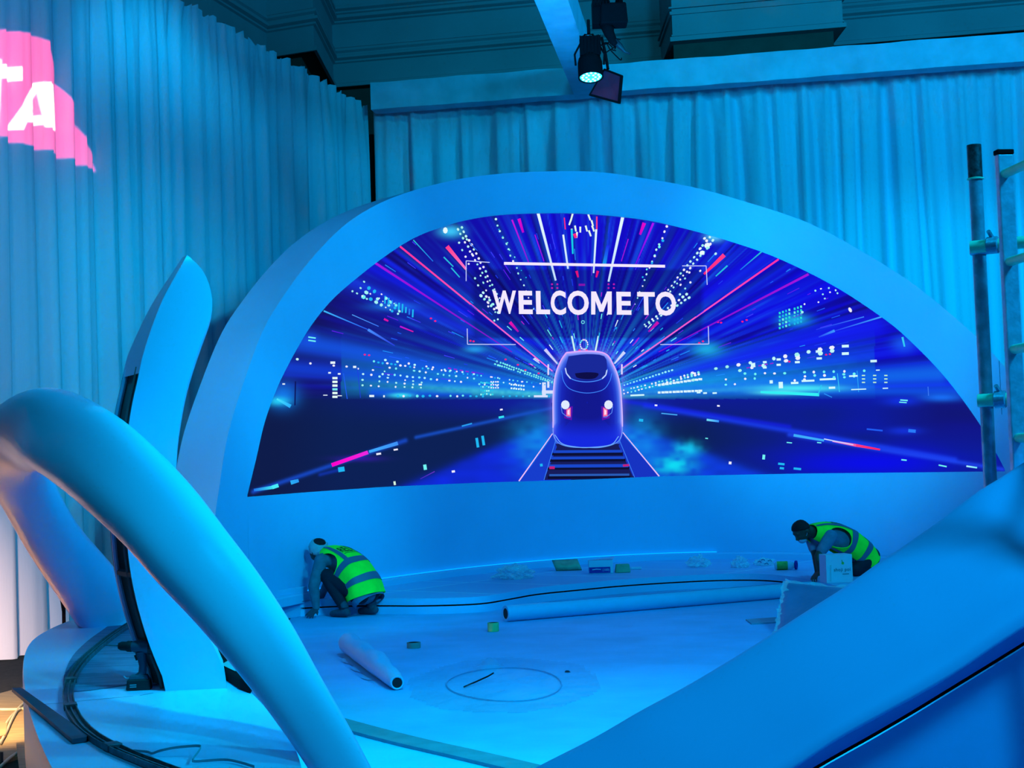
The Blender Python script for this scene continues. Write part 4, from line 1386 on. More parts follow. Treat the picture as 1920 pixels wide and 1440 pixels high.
mb = MB()
Lb = [Lf[k] + bk_ * wdt(k) for k in range(NL)]
Rb = [Rf[k] + Vector((-.06, .30, 0)) * wdt(k) for k in range(NL)]
o_in = Vector((0.004, 0.006, 0))
mb.add([v for k in range(NL) for v in (Rf[k] + o_in * 0, Rb[k])], [(2 * k, 2 * k + 1, 2 * k + 3, 2 * k + 2) for k in range(NL - 1)])
mb.build('edge_panel', M_white, fin, smooth=True)
mb = MB()
mb.add([v for k in range(NL) for v in (Rb[k], Lb[k])], [(2 * k, 2 * k + 1, 2 * k + 3, 2 * k + 2) for k in range(NL - 1)])
mb.add([v for k in range(NL) for v in (Lf[k] + Vector((.03, .03, 0)), Lb[k] + Vector((.03, 0, 0)))], [(2 * k, 2 * k + 1, 2 * k + 3, 2 * k + 2) for k in range(16, NL - 1)])
o = mb.build('back_board', M_plyback, fin, smooth=True)
o['label'] = 'unpainted dark inner board'
mb = MB()
mb.add([v for k in range(18) for v in (Lf[k] + Vector((.001, .004, 0)), Lb[k])], [(2 * k, 2 * k + 1, 2 * k + 3, 2 * k + 2) for k in range(17)])
mb.build('tip_return', M_white, fin, smooth=True)
for q, off in enumerate((0.28, .92)):
    mb = MB()
    path = [Lf[k].lerp(Lb[k], off) + Vector((.008, 0, 0)) for k in range(16, NL)]
    mb.tube(path, 0.012 if q else .009, n=6)
    o = mb.build('frame_batten', M_plyback if q == 0 else M_white, fin)
for k in (30, 44, 54):
    mb = MB()
    mb.tube([Lf[k].lerp(Lb[k], .05) + Vector((.02, 0, 0)), Lf[k].lerp(Lb[k], .98) + Vector((.02, 0, 0))], .018, n=6)
    mb.build('cross_batten', M_plyback, fin)

# ------------------------------------------------------------------ big sloping ramp sculpture in the right foreground
UP = smooth_curve([(2120, 745), (2000, 822), (1920, 874), (1882, 899), (1841, 924), (1777, 973), (1702, 1026), (1657, 1056), (1590, 1104), (1530, 1142), (1456, 1190), (1405, 1223), (1297, 1288), (1203, 1339), (1117, 1389), (1015, 1441), (900, 1500), (760, 1565)], 4)
LO = smooth_curve([(2120, 1050), (2000, 1127), (1920, 1177), (1900, 1190), (1867, 1211), (1789, 1264), (1717, 1306), (1680, 1326), (1642, 1347), (1567, 1389), (1489, 1441), (1440, 1470), (1380, 1505), (1330, 1535), (1270, 1570), (1200, 1610), (1120, 1655), (1020, 1710)], 4)
nU = len(UP)
UP = resample(UP, nU); LO = resample(LO, nU)
ramp = thing('ramp_sculpture', 'huge smooth white sloping band crossing the right foreground', 'sculpture', (1.2, 5.0, 0.0))
def rY(k): return 5.3 - 0.55 * (k / (nU - 1))
U3 = [atY(*UP[k], rY(k)) for k in range(nU)]
L3 = [atY(*LO[k], rY(k) - .30) for k in range(nU)]
vs = []; NP = 14
for k in range(nU):
    inward = Vector((0, 1, 0))
    ring = [U3[k] + Vector((.0, .28, -.06)), U3[k] + Vector((0, .06, 0.0)), U3[k] + Vector((0, .02, -.004))]
    for j in range(1, 9):
        a = j / 9
        p = U3[k].lerp(L3[k], a)
        p = p + Vector((0, -0.045 * math.sin(math.pi * a), 0))
        ring.append(p)
    ring += [L3[k] + Vector((0, -.004, .012)), L3[k], L3[k] + Vector((0, .03, -.01)), L3[k] + Vector((0, .16, .0))]
    vs += ring
n_ = 15
mb = MB()
mb.add(vs, [(k * n_ + j, k * n_ + j + 1, (k + 1) * n_ + j + 1, (k + 1) * n_ + j) for k in range(nU - 1) for j in range(n_ - 1)])
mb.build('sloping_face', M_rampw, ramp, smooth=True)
# fascia below with dark groove
GR = smooth_curve([(2120, 1080), (2000, 1157), (1920, 1207), (1867, 1240), (1792, 1286), (1717, 1332), (1642, 1376), (1567, 1418), (1526, 1442), (1440, 1492), (1330, 1556), (1200, 1631), (1020, 1732)], 5)
GR = resample(GR, nU)
G0 = [atY(*GR[k], rY(k) - .16) for k in range(nU)]
def below(px_off, k, dy): 
    x, y = GR[k]
    return atY(x, y + px_off, rY(k) - .16 + dy)
mb = MB()
mb.add([v for k in range(nU) for v in (L3[k] + Vector((0, .15, .02)), G0[k] + Vector((0, 0.02, 0)))], [(2 * k, 2 * k + 1, 2 * k + 3, 2 * k + 2) for k in range(nU - 1)])
mb.build('upper_fascia', M_rampw, ramp)
mb = MB()
mb.add([v for k in range(nU) for v in (G0[k] + Vector((0, .02, 0)), G0[k] + Vector((0, .02, -.012)))], [(2 * k, 2 * k + 1, 2 * k + 3, 2 * k + 2) for k in range(nU - 1)])
o = mb.build('shadow_groove', M_black, ramp)
o['label'] = 'thin dark groove under the sloping band'
mb = MB()
vs = []
for k in range(nU):
    a = G0[k] + Vector((0, .0, -.011))
    vs += [a, a + Vector((0, -.01, -.3)), Vector((a.x, a.y + .05, min(a.z - .35, 0.0)))]
mb.add(vs, [(3 * k + j, 3 * k + j + 1, 3 * k + 4 + j, 3 * k + 3 + j) for k in range(nU - 1) for j in range(2)])
mb.build('lower_panel', M_rampw, ramp, smooth=True)

# ------------------------------------------------------------------ scaffold pole, couplers, ladder
SY = 5.75
def vpole(pxt, pyt, Y, zb):
    p = atY(pxt, pyt, Y)
    return Vector((p.x, p.y, p.z)), Vector((p.x, p.y, zb))
a, b = vpole(1826, 272, SY, 0.0)
sp = thing('scaffold_pole', 'galvanised round upright pole at the right edge in front of the arch', 'scaffold pole', tuple(b))
mb = MB(); mb.tube([a - Vector((0, 0, .1)), b], .0245, n=20); mb.build('tube', M_steel, sp, autos=40)
M_steel_d = mat('worn_dark_steel', (0.10, 0.12, 0.16), 0.4, metal=0.7, var=0.6, vscale=60)
mb = MB(); mb.tube([a, a - Vector((0, 0, .125))], .0265, n=20); mb.build('spigot', M_steel_d, sp, autos=40)
mb = MB(); mb.lathe([(.026, 0), (.031, .002), (.031, .006), (.026, .008)], c=tuple(a - Vector((0, 0, .132)))); mb.build('collar_ring', M_green, sp, autos=40)
# ladder with flat stiles
ly = 5.45
a2, b2 = vpole(1882, 290, ly, 0.0)
lad = thing('ladder', 'aluminium ladder with wide flat stiles at the right picture edge', 'ladder', tuple(b2))
rd = Vector((0.10, -1.0, 0)).normalized()
for s_ in (0, 1):
    mb = MB()
    c = a2 + rd * (0.55 * s_)
    mb.box((c.x, c.y, a2.z / 2), (.056, .03, a2.z), rz=0.12)
    mb.build('stile', M_alu, lad, bevel=.004)
    mb = MB(); mb.box((c.x, c.y, a2.z + .008), (.064, .036, .018), rz=.12); mb.build('end_cap', M_black, lad, bevel=.004)
for k, py in enumerate((327, 492, 656, 822, 990)):
    z = atY(1885, py, ly).z
    mb = MB()
    s0 = Vector((a2.x - .005, a2.y, z)) - rd * .03
    e0 = Vector((a2.x, a2.y, z)) + rd * .60
    mb.tube([s0, e0], .017, n=8)
    mb.build('rung', M_green, lad, autos=50)
# horizontal scaffold tubes behind the ladder
for (py, lab) in ((462, 'upper'), (750, 'lower')):
    c = atY(1838 if py < 500 else 1852, py, SY - .055)
    e = c + Vector((0.75, -0.42, 0.0))
    t = thing('scaffold_tube', 'horizontal pole clamped to the upright, %s of the two' % lab, 'scaffold tube', tuple(c), 'clamped horizontal scaffold tubes')
    mb = MB(); mb.tube([c - Vector((.03, -.016, 0)), e], .0235, n=18); mb.build('tube', M_green, t, autos=40)
    mb = MB()
    cp = Vector((a.x, SY, c.z))
    mb.lathe([(.030, -.024), (.034, -.02), (.034, .02), (.030, .024)], c=tuple(cp), axis=(0, 0, 1), n=20)
    dd = (e - c).normalized()
    mb.lathe([(.027, -.022), (.032, -.018), (.032, .018), (.027, .022)], c=tuple(c + dd * .045), axis=tuple(dd), n=20)
    mb.tube([c + dd * .045 + Vector((0, 0, .028)), c + dd * .045 + Vector((-.02, -.02, .05))], .008, n=8)
    mb.build('coupler', M_steel, t, autos=40)

# ------------------------------------------------------------------ lights on the truss
LYp = 20.6
lamp_c = atY(1106, 150, LYp)
par = thing('stage_light', 'black stage light glowing cyan, hung under the joint of the truss beams', 'stage light', tuple(atY(1106, 60, LYp)))
def P2(px, py, Y=LYp): return atY(px, py, Y)
S_ = LYp / FPX
ax = Vector((0.02, -.25, -1)).normalized()
top = P2(1106, 118)
mb = MB()
mb.lathe([(.02, -.13), (.11, -.12), (.15, -.06), (.165, 0), (.17, .22), (.155, .225), (.15, .2)], c=tuple(top), axis=tuple(ax), n=28)
mb.build('housing', M_black, par, autos=35)
M_lens = mat('lit_cyan_lens', (0.1, 0.6, 0.8), 0.3, emit=(0.02, 0.75, 1.0), es=2.6)
M_lensb = mat('bright_led_dot', (0.1, 0.6, 0.8), 0.3, emit=(0.25, 1.0, 1.0), es=4.0)
lens_c = top + ax * .205
mb = MB(); mb.lathe([(.148, 0), (.146, .006), (.01, .012)], c=tuple(lens_c), axis=tuple(ax), n=28); mb.build('lens', M_lens, par)
w1 = ax.cross(Vector((0, 1, 0))).normalized(); w2 = ax.cross(w1).normalized()
for q in range(18):
    rr = .115 if q < 12 else .06
    an = 2 * math.pi * q / (12 if q < 12 else 6)
    mb = MB(); mb.lathe([(.017, .0), (.016, .012), (.004, .017)], c=tuple(lens_c + ax * .004 + (w1 * math.cos(an) + w2 * math.sin(an)) * rr), axis=tuple(ax), n=8)
    mb.build('led_lens', M_lensb, par)
mb = MB()
mb.box(tuple(P2(1106, 88)), (.27, .2, .26))
for q in range(7):
    mb.box(tuple(P2(1106, 88) + Vector((-.135 + .045 * q, -.11, .0))), (.012, .04, .26))
mb.build('driver_box', M_black, par, bevel=.008)
mb = MB()
yk = P2(1106, 122)
mb.tube([yk + Vector((-.19, 0, 0)), yk + Vector((-.2, 0, .15)), yk + Vector((-.05, 0, .42)), yk + Vector((.05, 0, .42)), yk + Vector((.2, 0, .15)), yk + Vector((.19, 0, 0))], .014, n=8)
mb.tube([yk + Vector((0, 0, .42)), yk + Vector((0, 0, .62))], .022, n=8)
mb.build('yoke', M_black, par)
R5 = random.Random(3)
for q in range(6):
    mb = MB()
    s0 = P2(1108 + q * 5, 78 + q * 3) + Vector((0, -.1, 0))
    pth = [s0]
    for j in range(5):
        pth.append(pth[-1] + Vector((R5.uniform(-.02, .09), R5.uniform(-.03, .03), R5.uniform(-.09, .05))))
    mb.tube([tuple(v) for v in smooth_curve([tuple(v) for v in pth], 4)], .008, n=6)
    mb.build('cable', M_black, par)
sl = spot('stage_light_beam', tuple(lens_c + ax * .05), tuple(lens_c + ax * 5), 95, 500, (0.0, 0.75, 1.0), .8, .12)
if 'stage_light_beam' in TUNE:
    sl.data.color, sl.data.energy = TUNE['stage_light_beam']
sl.parent = par; sl.matrix_parent_inverse = Matrix.Translation(-Vector(par.location))

# gel frame of a second light facing left
M_gel = mat('dark_magenta_gel', (0.5, 0.02, 0.05), 0.7, spec=0.05, var=0.3)
t2 = thing('flood_light', 'square flood light with dark magenta front right of the glowing lamp', 'stage light', tuple(P2(1140, 120, 20.9)))
Yg = 20.8
fr_ = [P2(1132, 128, Yg + .1), P2(1166, 141, Yg - .1), P2(1161, 195, Yg - .1), P2(1103, 179, Yg + .1)]
bkv = Vector((.03, .10, .02))
mb = MB(); mb.add(fr_ + [p + bkv for p in fr_], [(0, 1, 2, 3), (7, 6, 5, 4), (0, 4, 5, 1), (1, 5, 6, 2), (2, 6, 7, 3), (3, 7, 4, 0)])
mb.build('housing', M_black, t2, bevel=.01)
cen = sum(fr_, Vector()) / 4
mb = MB(); mb.add([cen.lerp(p, .86) - Vector((.0, .012, 0)) for p in fr_], [(0, 1, 2, 3)]); mb.build('front_glass', M_gel, t2)
mb = MB(); mb.tube([P2(1140, 130, Yg + .15), P2(1135, 100, Yg + .2), P2(1128, 70, Yg + .25)], .02, n=8); mb.build('bracket', M_black, t2)
# big unlit fixture upper right of the beam
t3 = thing('moving_head_light', 'unlit black stage light hanging right of the overhead beam, top edge', 'stage light', tuple(P2(1150, 20, 20)))
mb = MB(); mb.box(tuple(P2(1150, 29, 20)), (.36, .3, .28), taper=.9); mb.build('base_box', M_black, t3, bevel=.02)
mb = MB(); mb.box(tuple(P2(1126, 26, 20.1)), (.22, .28, .33)); 
for q in range(6):
    mb.box(tuple(P2(1112 + q * 6, 9, 19.95)), (.014, .2, .06))
mb.build('heat_sink', M_black, t3, bevel=.005)
mb = MB(); mb.tube([P2(1136, 40, 20), P2(1142, 62, 20), P2(1150, 78, 20), P2(1156, 84, 20)], [.10, .07, .055, .045], n=10); mb.build('arm', M_black, t3, smooth=True)
mb = MB(); mb.tube([P2(1148, 72, 20), P2(1162, 86, 20), P2(1172, 97, 20), P2(1182, 101, 20)], [.045, .04, .018, .012], n=10)
mb.build('connector_plug', mat('dark_red_plug', (.10, .02, .03), .5), t3, smooth=True)
mb = MB(); mb.tube([P2(1161, 0, 20), P2(1160, 10, 20)], .05, n=8); mb.build('hook_clamp', M_black, t3)

# ------------------------------------------------------------------ projector light drawing the pink sign on the drape
gob = bpy.data.lights.new('projector_beam', 'SPOT')
gob.spot_size = math.radians(75)
gob.spot_blend = 0.0
gob.shadow_soft_size = 0.0
gob.energy = 8500
gob.color = (1, 1, 1)
go = bpy.data.objects.new('projector_beam', gob)
COL.objects.link(go)
aim(go, (2.2, 9.5, 5.6), tuple(atY(80, 170, 17.3)))
bpy.context.view_layer.update()
Minv = go.matrix_world.inverted()


def on_drape(px, py):
    d = ray(px, py)
    # plane x = lx(y) shifted 0.12 towards the room
    k = (-10.06 + 0.18) / (d.x - 0.282 * d.y)
    return CAM + d * k


def lc(px, py):
    q = Minv @ on_drape(px, py)
    return (q.x / -q.z, q.y / -q.z)


gob.use_nodes = True
nt = gob.node_tree
for n_ in list(nt.nodes):
    nt.nodes.remove(n_)
out = nt.nodes.new('ShaderNodeOutputLight')
em = nt.nodes.new('ShaderNodeEmission')
nt.links.new(em.outputs[0], out.inputs[0])
tc = nt.nodes.new('ShaderNodeTexCoord')
sx = nt.nodes.new('ShaderNodeSeparateXYZ')
nt.links.new(tc.outputs['Normal'], sx.inputs[0])


def mth(op, a, b=None):
    m = nt.nodes.new('ShaderNodeMath'); m.operation = op
    for i, v in enumerate((a, b)):
        if v is None:
            continue
        if isinstance(v, (int, float)):
            m.inputs[i].default_value = v
        else:
            nt.links.new(v, m.inputs[i])
    return m.outputs[0]


nz = mth('ABSOLUTE', sx.outputs[2])
GX = mth('DIVIDE', sx.outputs[0], nz)
GY = mth('DIVIDE', sx.outputs[1], nz)


def convex(pts, soft=0.0015):
    q = [lc(*p) for p in pts]
    cx = sum(p[0] for p in q) / len(q); cy = sum(p[1] for p in q) / len(q)
    res = None
    for (x0, y0), (x1, y1) in zip(q, q[1:] + q[:1]):
        a, b = y1 - y0, -(x1 - x0)
        L_ = math.hypot(a, b)
        if L_ < 1e-6:
            continue
        a /= L_; b /= L_
        c = -(a * x0 + b * y0)
        if a * cx + b * cy + c < 0:
            a, b, c = -a, -b, -c
        v = mth('ADD', mth('ADD', mth('MULTIPLY', GX, a), mth('MULTIPLY', GY, b)), c)
        m = nt.nodes.new('ShaderNodeMapRange'); m.inputs[1].default_value = -soft; m.inputs[2].default_value = soft
        nt.links.new(v, m.inputs[0])
        res = m.outputs[0] if res is None else mth('MULTIPLY', res, m.outputs[0])
    return res


blob = None
for pg in ([(-90, 55), (30, 52), (78, 62), (100, 82), (112, 130), (118, 288), (-90, 215)],
           [(104, 118), (125, 160), (160, 215), (190, 268), (197, 314), (112, 288)]):
    v = convex(pg)
    blob = v if blob is None else mth('MAXIMUM', blob, v)
let = None
for pg in ([(-14, 104), (14, 108), (12, 228), (-14, 222)], [(-50, 110), (52, 122), (52, 148), (-50, 136)],
           [(72, 150), (90, 151), (54, 240), (33, 235)], [(80, 150), (107, 156), (112, 243), (90, 236)], [(62, 207), (94, 214), (94, 232), (54, 224)]):
    v = convex(pg, .0012)
    let = v if let is None else mth('MAXIMUM', let, v)
mx = nt.nodes.new('ShaderNodeMixRGB')
mx.inputs[1].default_value = (1.0, 0.06, 0.20, 1)
mx.inputs[2].default_value = (1.0, 0.95, 0.62, 1)
nt.links.new(let, mx.inputs[0])
mh_ = nt.nodes.new('ShaderNodeMixRGB')
mh_.inputs[1].default_value = (0.10, 0.16, 0.45, 1)
nt.links.new(blob, mh_.inputs[0])
nt.links.new(mx.outputs[0], mh_.inputs[2])
nt.links.new(mh_.outputs[0], em.inputs[0])
halo = convex([(-300, -300), (112, -300), (116, 700), (-300, 700)], .002)
halo2 = convex([(-300, -300), (197, -300), (196, 760), (-300, 760)], .002)
halo = mth('ADD', halo, halo2)
st = mth('MULTIPLY', blob, mth('ADD', 1.0, mth('MULTIPLY', let, 1.2)))
nt.links.new(mth('ADD', st, mth('MULTIPLY', halo, .025)), em.inputs[1])

# ------------------------------------------------------------------ rolls of vinyl on the floor
def floor_roll(name, label, pa, pb, r, hole, m, mh):
    a = Vector(pa); b = Vector(pb)
    d = (b - a).normalized()
    t = thing(name, label, 'roll', tuple((a + b) / 2 - Vector((0, 0, r))), None)
    mb = MB()
    L_ = (b - a).length
    mb.lathe([(hole, .03), (hole, 0), (r * .99, 0), (r, .01), (r, L_ - .01), (r * .99, L_), (hole, L_), (hole, L_ - .03)], c=tuple(a), axis=tuple(d), n=32)
    mb.build('wound_sheet', m, t, autos=40)
    mb = MB(); mb.lathe([(hole * .99, .004), (hole * .78, .004), (hole * .78, .12), (0.001, .121)], c=tuple(a), axis=tuple(d), n=24)
    mb.build('core', mh, t, autos=40)
    return t, a, b, d


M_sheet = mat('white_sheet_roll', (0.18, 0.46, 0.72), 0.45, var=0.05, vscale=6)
M_core = mat('dark_roll_core', (0.02, 0.012, 0.02), 0.8, var=.3)
r1 = .083
a = onz(948, 1166, 0.0); a = Vector((a.x, a.y, r1)); b = onz(1560, 1114, 0.0); b = Vector((b.x, b.y, r1))
t, a, b, d = floor_roll('sheet_roll', 'long thick white roll lying across the stage floor along the platform', a, b, r1, .055, M_sheet, M_core)
mb = MB()
vs = []
for i in range(30):
    c = a.lerp(b, .12 + .85 * i / 29)
    vs += [c + Vector((0, -.02, r1 + .001)), c + Vector((0, .05, r1 * .86 + .004))]
mb.add(vs, [(2 * i, 2 * i + 1, 2 * i + 3, 2 * i + 2) for i in range(29)])
mb.build('loose_edge', M_white, t)
r2 = .078
a = onz(745, 1294, 0.0); a = Vector((a.x, a.y, .06)); b = onz(655, 1226, 0.0); b = Vector((b.x, b.y, .085))
t = thing('cloth_roll', 'short white wrapped roll with black hollow end on the open floor', 'roll', tuple((a + b) / 2 - Vector((0, 0, .07))))
pts = [a.lerp(b, k / 16) for k in range(17)]
rad = [.052 + .035 * min(1, k / 5) + .006 * math.sin(k * 1.3) for k in range(17)]
for k, p in enumerate(pts):
    p.z = rad[k] + .001
mb = MB(); mb.tube(pts, rad, n=24); mb.build('wound_sheet', M_sheet, t, autos=50)
dd = (a - b).normalized()
mb = MB(); mb.lathe([(.036, 0), (.043, .006), (.047, .006), (.049, 0)], c=tuple(pts[0] + dd * .002), axis=tuple(dd), n=24); mb.build('tube_rim', M_white, t)
mb = MB(); mb.lathe([(.037, 0), (.001, .001)], c=tuple(pts[0] + dd * .004), axis=tuple(dd), n=24); o = mb.build('core_opening', M_core, t); o['label'] = 'black hollow opening'
mb = MB()
side = Vector((-dd.y, dd.x, 0))
vs = []
for k in range(12):
    c = pts[4 + k]
    vs += [Vector((c.x, c.y, .004)) - side * 0, Vector((c.x, c.y, .006)) + side * (.12 + .03 * math.sin(k * 1.7)) * (1 if side.x < 0 else -1)]
mb.add(vs, [(2 * i, 2 * i + 1, 2 * i + 3, 2 * i + 2) for i in range(11)])
mb.build('loose_flap', M_sheet, t)

# ------------------------------------------------------------------ tape rolls
M_tape = mat('yellowish_tape', (0.42, 0.60, 0.22), 0.5, var=.2)
M_tape2 = mat('beige_tape', (0.30, 0.28, 0.26), 0.5, var=.2)
for (px, py, r, h, m, lab) in ((925, 1184, .055, .085, M_tape, 'small yellowish tape roll standing by the end of the long roll'), (776, 1215, .062, .05, M_tape2, 'small grey tape roll on the middle of the floor')):
    p = onz(px, py, 0.0)
    t = thing('tape_roll', lab, 'tape roll', tuple(p), None)
    mb = MB(); mb.lathe([(r * .75, h), (r * .75, .002), (r, .002), (r, h), (r * .75, h)], c=tuple(p), n=24); mb.build('tape', m, t, autos=40)
    mb = MB(); mb.lathe([(r * .70, h * .98), (r * .70, .003), (r * .75, .003), (r * .75, h * .98)], c=tuple(p), n=24); mb.build('cardboard_core', M_core, t, autos=40)

# ------------------------------------------------------------------ crumpled plastic
M_plastic = mat('clear_crumpled_plastic', (0.75, 0.75, 0.85), 0.12, spec=0.8, alpha=0.45, bump=.6, bscale=14)
M_film = mat('thin_clear_film', (0.55, 0.52, 0.70), 0.18, spec=0.9, alpha=0.22, bump=1.0, bscale=7)


def crumple(p, sx, sy, sz, seed, m=M_plastic, name='plastic_bag', label='', cat='plastic bag', parent=None):
    bm = bmesh.new()
    bmesh.ops.create_icosphere(bm, subdivisions=4, radius=1)
    for v in bm.verts:
        n_ = noise.noise(v.co * 2.1 + Vector((seed, 0, 0))) * .55 + noise.noise(v.co * 5 + Vector((0, seed, 0))) * .3
        c = v.co * (1 + n_)
        v.co = Vector((c.x * sx, c.y * sy, max(0, (c.z + .55) * sz * .65)))
    me = bpy.data.meshes.new(name); bm.to_mesh(me); bm.free()
    for v in me.vertices:
        v.co += Vector(p)
    me.materials.append(m)
    o = bpy.data.objects.new(name, me); COL.objects.link(o)
    return tag(o, label, cat)


M_ink0 = mat('dark_blue_ink', (0.03, 0.05, 0.14), .6)
S = STAGE_Z + .001
crumple(onz(962, 1085, S), .22, .16, .16, 3, label='crumpled clear plastic bag on the platform nearest the left worker')
crumple(onz(1310, 1063, S), .13, .1, .14, 8, label='crumpled clear plastic ball right of the tissue box')
crumple(onz(1388, 1064, S), .10, .1, .13, 12, label='small crumpled plastic between the plastic ball and the printed wrapper')
# printed wrapper
p = onz(1432, 1060, S)
o = crumple(p, .12, .06, .09, 17, label='clear plastic wrapper with dark print beside the green bottle', name='printed_wrapper', cat='wrapper')
for k in range(4):
    mb = MB()
    c = p + Vector((-.09 + .045 * k, -.075, .05 + .03 * math.sin(k * 2.2)))
    mb.tube([c, c + Vector((.03, 0, .012)), c + Vector((.05, 0, -.006))], .005, n=6)
    mb.build('print_mark', M_ink0, o)

# yellow green bag
M_ybag = mat('yellow_green_bag', (0.24, 0.42, 0.28), 0.5, var=.3, vscale=8, bump=.3, bscale=9)
p = onz(1060, 1070, S)
mb = MB()
vs = []
for i in range(9):
    for j in range(7):
        u, v = i / 8, j / 6
        x = (u - .5) * .34 + .05 * (1 - v)
        h = .13 * v + .015 * math.sin(u * 9) * v
        vs.append(p + Vector((x, .09 * math.sin(v * math.pi) * (1 if 0 else -1) + .1 * v, h)))
for i in range(9):
    for j in range(7):
        u, v = i / 8, j / 6
        x = (u - .5) * .34 + .05 * (1 - v)
        vs.append(p + Vector((x, .12 + .03 * math.sin(v * 3), .13 * v + .01)))
fs = [(i * 7 + j, i * 7 + j + 1, (i + 1) * 7 + j + 1, (i + 1) * 7 + j) for i in range(8) for j in range(6)]
fs += [(63 + a_, 63 + b_, 63 + c_, 63 + d_) for a_, b_, c_, d_ in fs]
fs += [(i * 7 + 6, (i + 1) * 7 + 6, 63 + (i + 1) * 7 + 6, 63 + i * 7 + 6) for i in range(8)] + [(i * 7, (i + 1) * 7, 63 + (i + 1) * 7, 63 + i * 7) for i in range(8)]
fs += [(j, j + 1, 63 + j + 1, 63 + j) for j in range(6)] + [(56 + j, 57 + j, 120 + j, 119 + j) for j in range(6)]
mb.add(vs, fs)
o = mb.build('paper_bag', M_ybag, smooth=True)
tag(o, 'yellow green folded bag lying left of the tissue box', 'bag')

# tissue box
M_card = mat('white_card_box', (0.62, 0.60, 0.78), 0.6, var=.04)
M_blue = mat('deep_blue_print', (0.01, 0.02, 0.30), 0.5)
def flat_text(txt, c, xdir, zdir, w, name, m, parent, h=None):
    v, f, ww, hh = text_mesh(txt, .012)
    k = w / ww
    kh = k if h is None else h / hh
    c = Vector(c)
    mb = MB(); mb.add([c + Vector(xdir) * (q[0] - ww / 2) * k + Vector(zdir) * q[1] * kh for q in v], f)
    return mb.build(name, m, parent)


p = onz(1127, 1075.5, S)
bx = thing('tissue_box', 'white and blue tissue box on the platform in the middle', 'box', tuple(p))
mb = MB(); mb.box(tuple(p + Vector((0, .07, .085))), (.31, .13, .17)); mb.build('carton', M_card, bx, bevel=.003)
mb = MB(); mb.box(tuple(p + Vector((-.015, .0035, .045))), (.27, .006, .075)); o = mb.build('blue_label', M_blue, bx); 
flat_text('(100)', p + Vector((.065, -.0005, .025)), (1, 0, 0), (0, 0, 1), .085, 'count_print', M_card, o)
mb = MB(); mb.tube([p + Vector((-.11, -.001, .05)), p + Vector((-.06, -.001, .058)), p + Vector((0.0, -.001, .052))], .006, n=6); mb.build('wavy_print', M_card, o)
mb = MB(); mb.add([p + Vector((-.15, .01, .172)), p + Vector((.16, .01, .176)), p + Vector((.19, .10, .205)), p + Vector((-.05, .13, .18))], [(0, 1, 2, 3)])
mb.build('open_flap', M_white, bx)
# bag pieces right of the box
p = onz(1168, 1074, S)
mb = MB(); mb.box(tuple(p + Vector((.0, .05, .055))), (.20, .08, .11), rz=.1, taper=.85); o = mb.build('sponge_pack', M_ybag, bevel=.012)
tag(o, 'yellow green soft pack touching the right side of the tissue box', 'pack')
p = onz(1193, 1068, S)
mb = MB(); mb.box(tuple(p + Vector((.0, .03, .018))), (.15, .06, .034), rz=-.1, taper=.9); o = mb.build('paper_wad', M_card, bevel=.008)
tag(o, 'little folded white paper at the end of the yellow green soft pack', 'paper')

# bottle lying down, green content
p = onz(1478, 1068, S)
bt = thing('spray_bottle', 'clear bottle with green label lying beside the right worker', 'bottle', tuple(p))
M_clear = mat('clear_bottle', (0.5, 0.7, 0.9), 0.1, spec=.8, alpha=.6)
M_grn = mat('green_label', (0.16, 0.55, 0.10), 0.5, var=.4, vscale=18)
mb = MB(); mb.lathe([(.03, 0), (.05, .01), (.052, .2), (.04, .235), (.02, .25)], c=tuple(p + Vector((-.17, 0, .052))), axis=(1, -.1, 0)); mb.build('body', M_clear, bt, autos=40)
mb = MB(); mb.lathe([(.0535, .03), (.0545, .031), (.0545, .16), (.0535, .161)], c=tuple(p + Vector((-.17, 0, .053))), axis=(1, -.1, 0)); mb.build('label_wrap', M_grn, bt, autos=40)
mb = MB(); mb.lathe([(.05, 0), (.055, .005), (.055, .03), (.035, .03), (.035, .008)], c=tuple(p + Vector((.08, -.02, .056))), axis=(1, -.35, 0)); mb.build('cap_ring', M_blue, bt, autos=40)
mb = MB(); mb.lathe([(.034, .012), (.03, .014)], c=tuple(p + Vector((.08, -.02, .056))), axis=(1, -.35, 0)); mb.build('cap_disc', M_card, bt)

# carton with print
p = onz(1573, 1093, S)
cb = thing('carton_box', 'white upright carton with small print in front of the right worker', 'box', tuple(p))
mb = MB(); mb.box(tuple(p + Vector((0, .13, .155))), (.30, .24, .31), rz=.12); mb.build('carton', M_card, cb, bevel=.003)
fx_ = Vector((math.cos(.12), math.sin(.12), 0)); fn = Vector((math.sin(.12), -math.cos(.12), 0))
fc = p + Vector((0, .13, 0)) + fn * .1225
M_ink = mat('grey_ink', (0.06, 0.06, 0.10), .6)
flat_text('shoji poi', fc + Vector((0, 0, .115)) + fx_ * .03, fx_, (0, 0, 1), .19, 'name_print', M_ink, cb)
mb = MB(); mb.box(tuple(fc + Vector((0, 0, .095)) + fx_ * .07), (.075, .003, .007), rz=.12); mb.build('small_print', M_ink, cb)
mb = MB(); mb.lathe([(.001, 0), (.016, .001), (.001, .002)], c=tuple(fc + Vector((0, 0, .215)) + fx_ * .04), axis=tuple(fn), n=10)
mb.tube([fc + Vector((0, 0, .225)) + fx_ * .035 + fn * .002, fc + Vector((0, 0, .25)) + fx_ * .03 + fn * .002], .004, n=6)
mb.build('leaf_mark', M_grn, cb)
mb = MB(); mb.tube([fc - fx_ * .105 + Vector((0, 0, .02)), fc - fx_ * .10 + Vector((0, 0, .2))], .009, n=6); mb.build('creased_edge', M_plastic, cb)

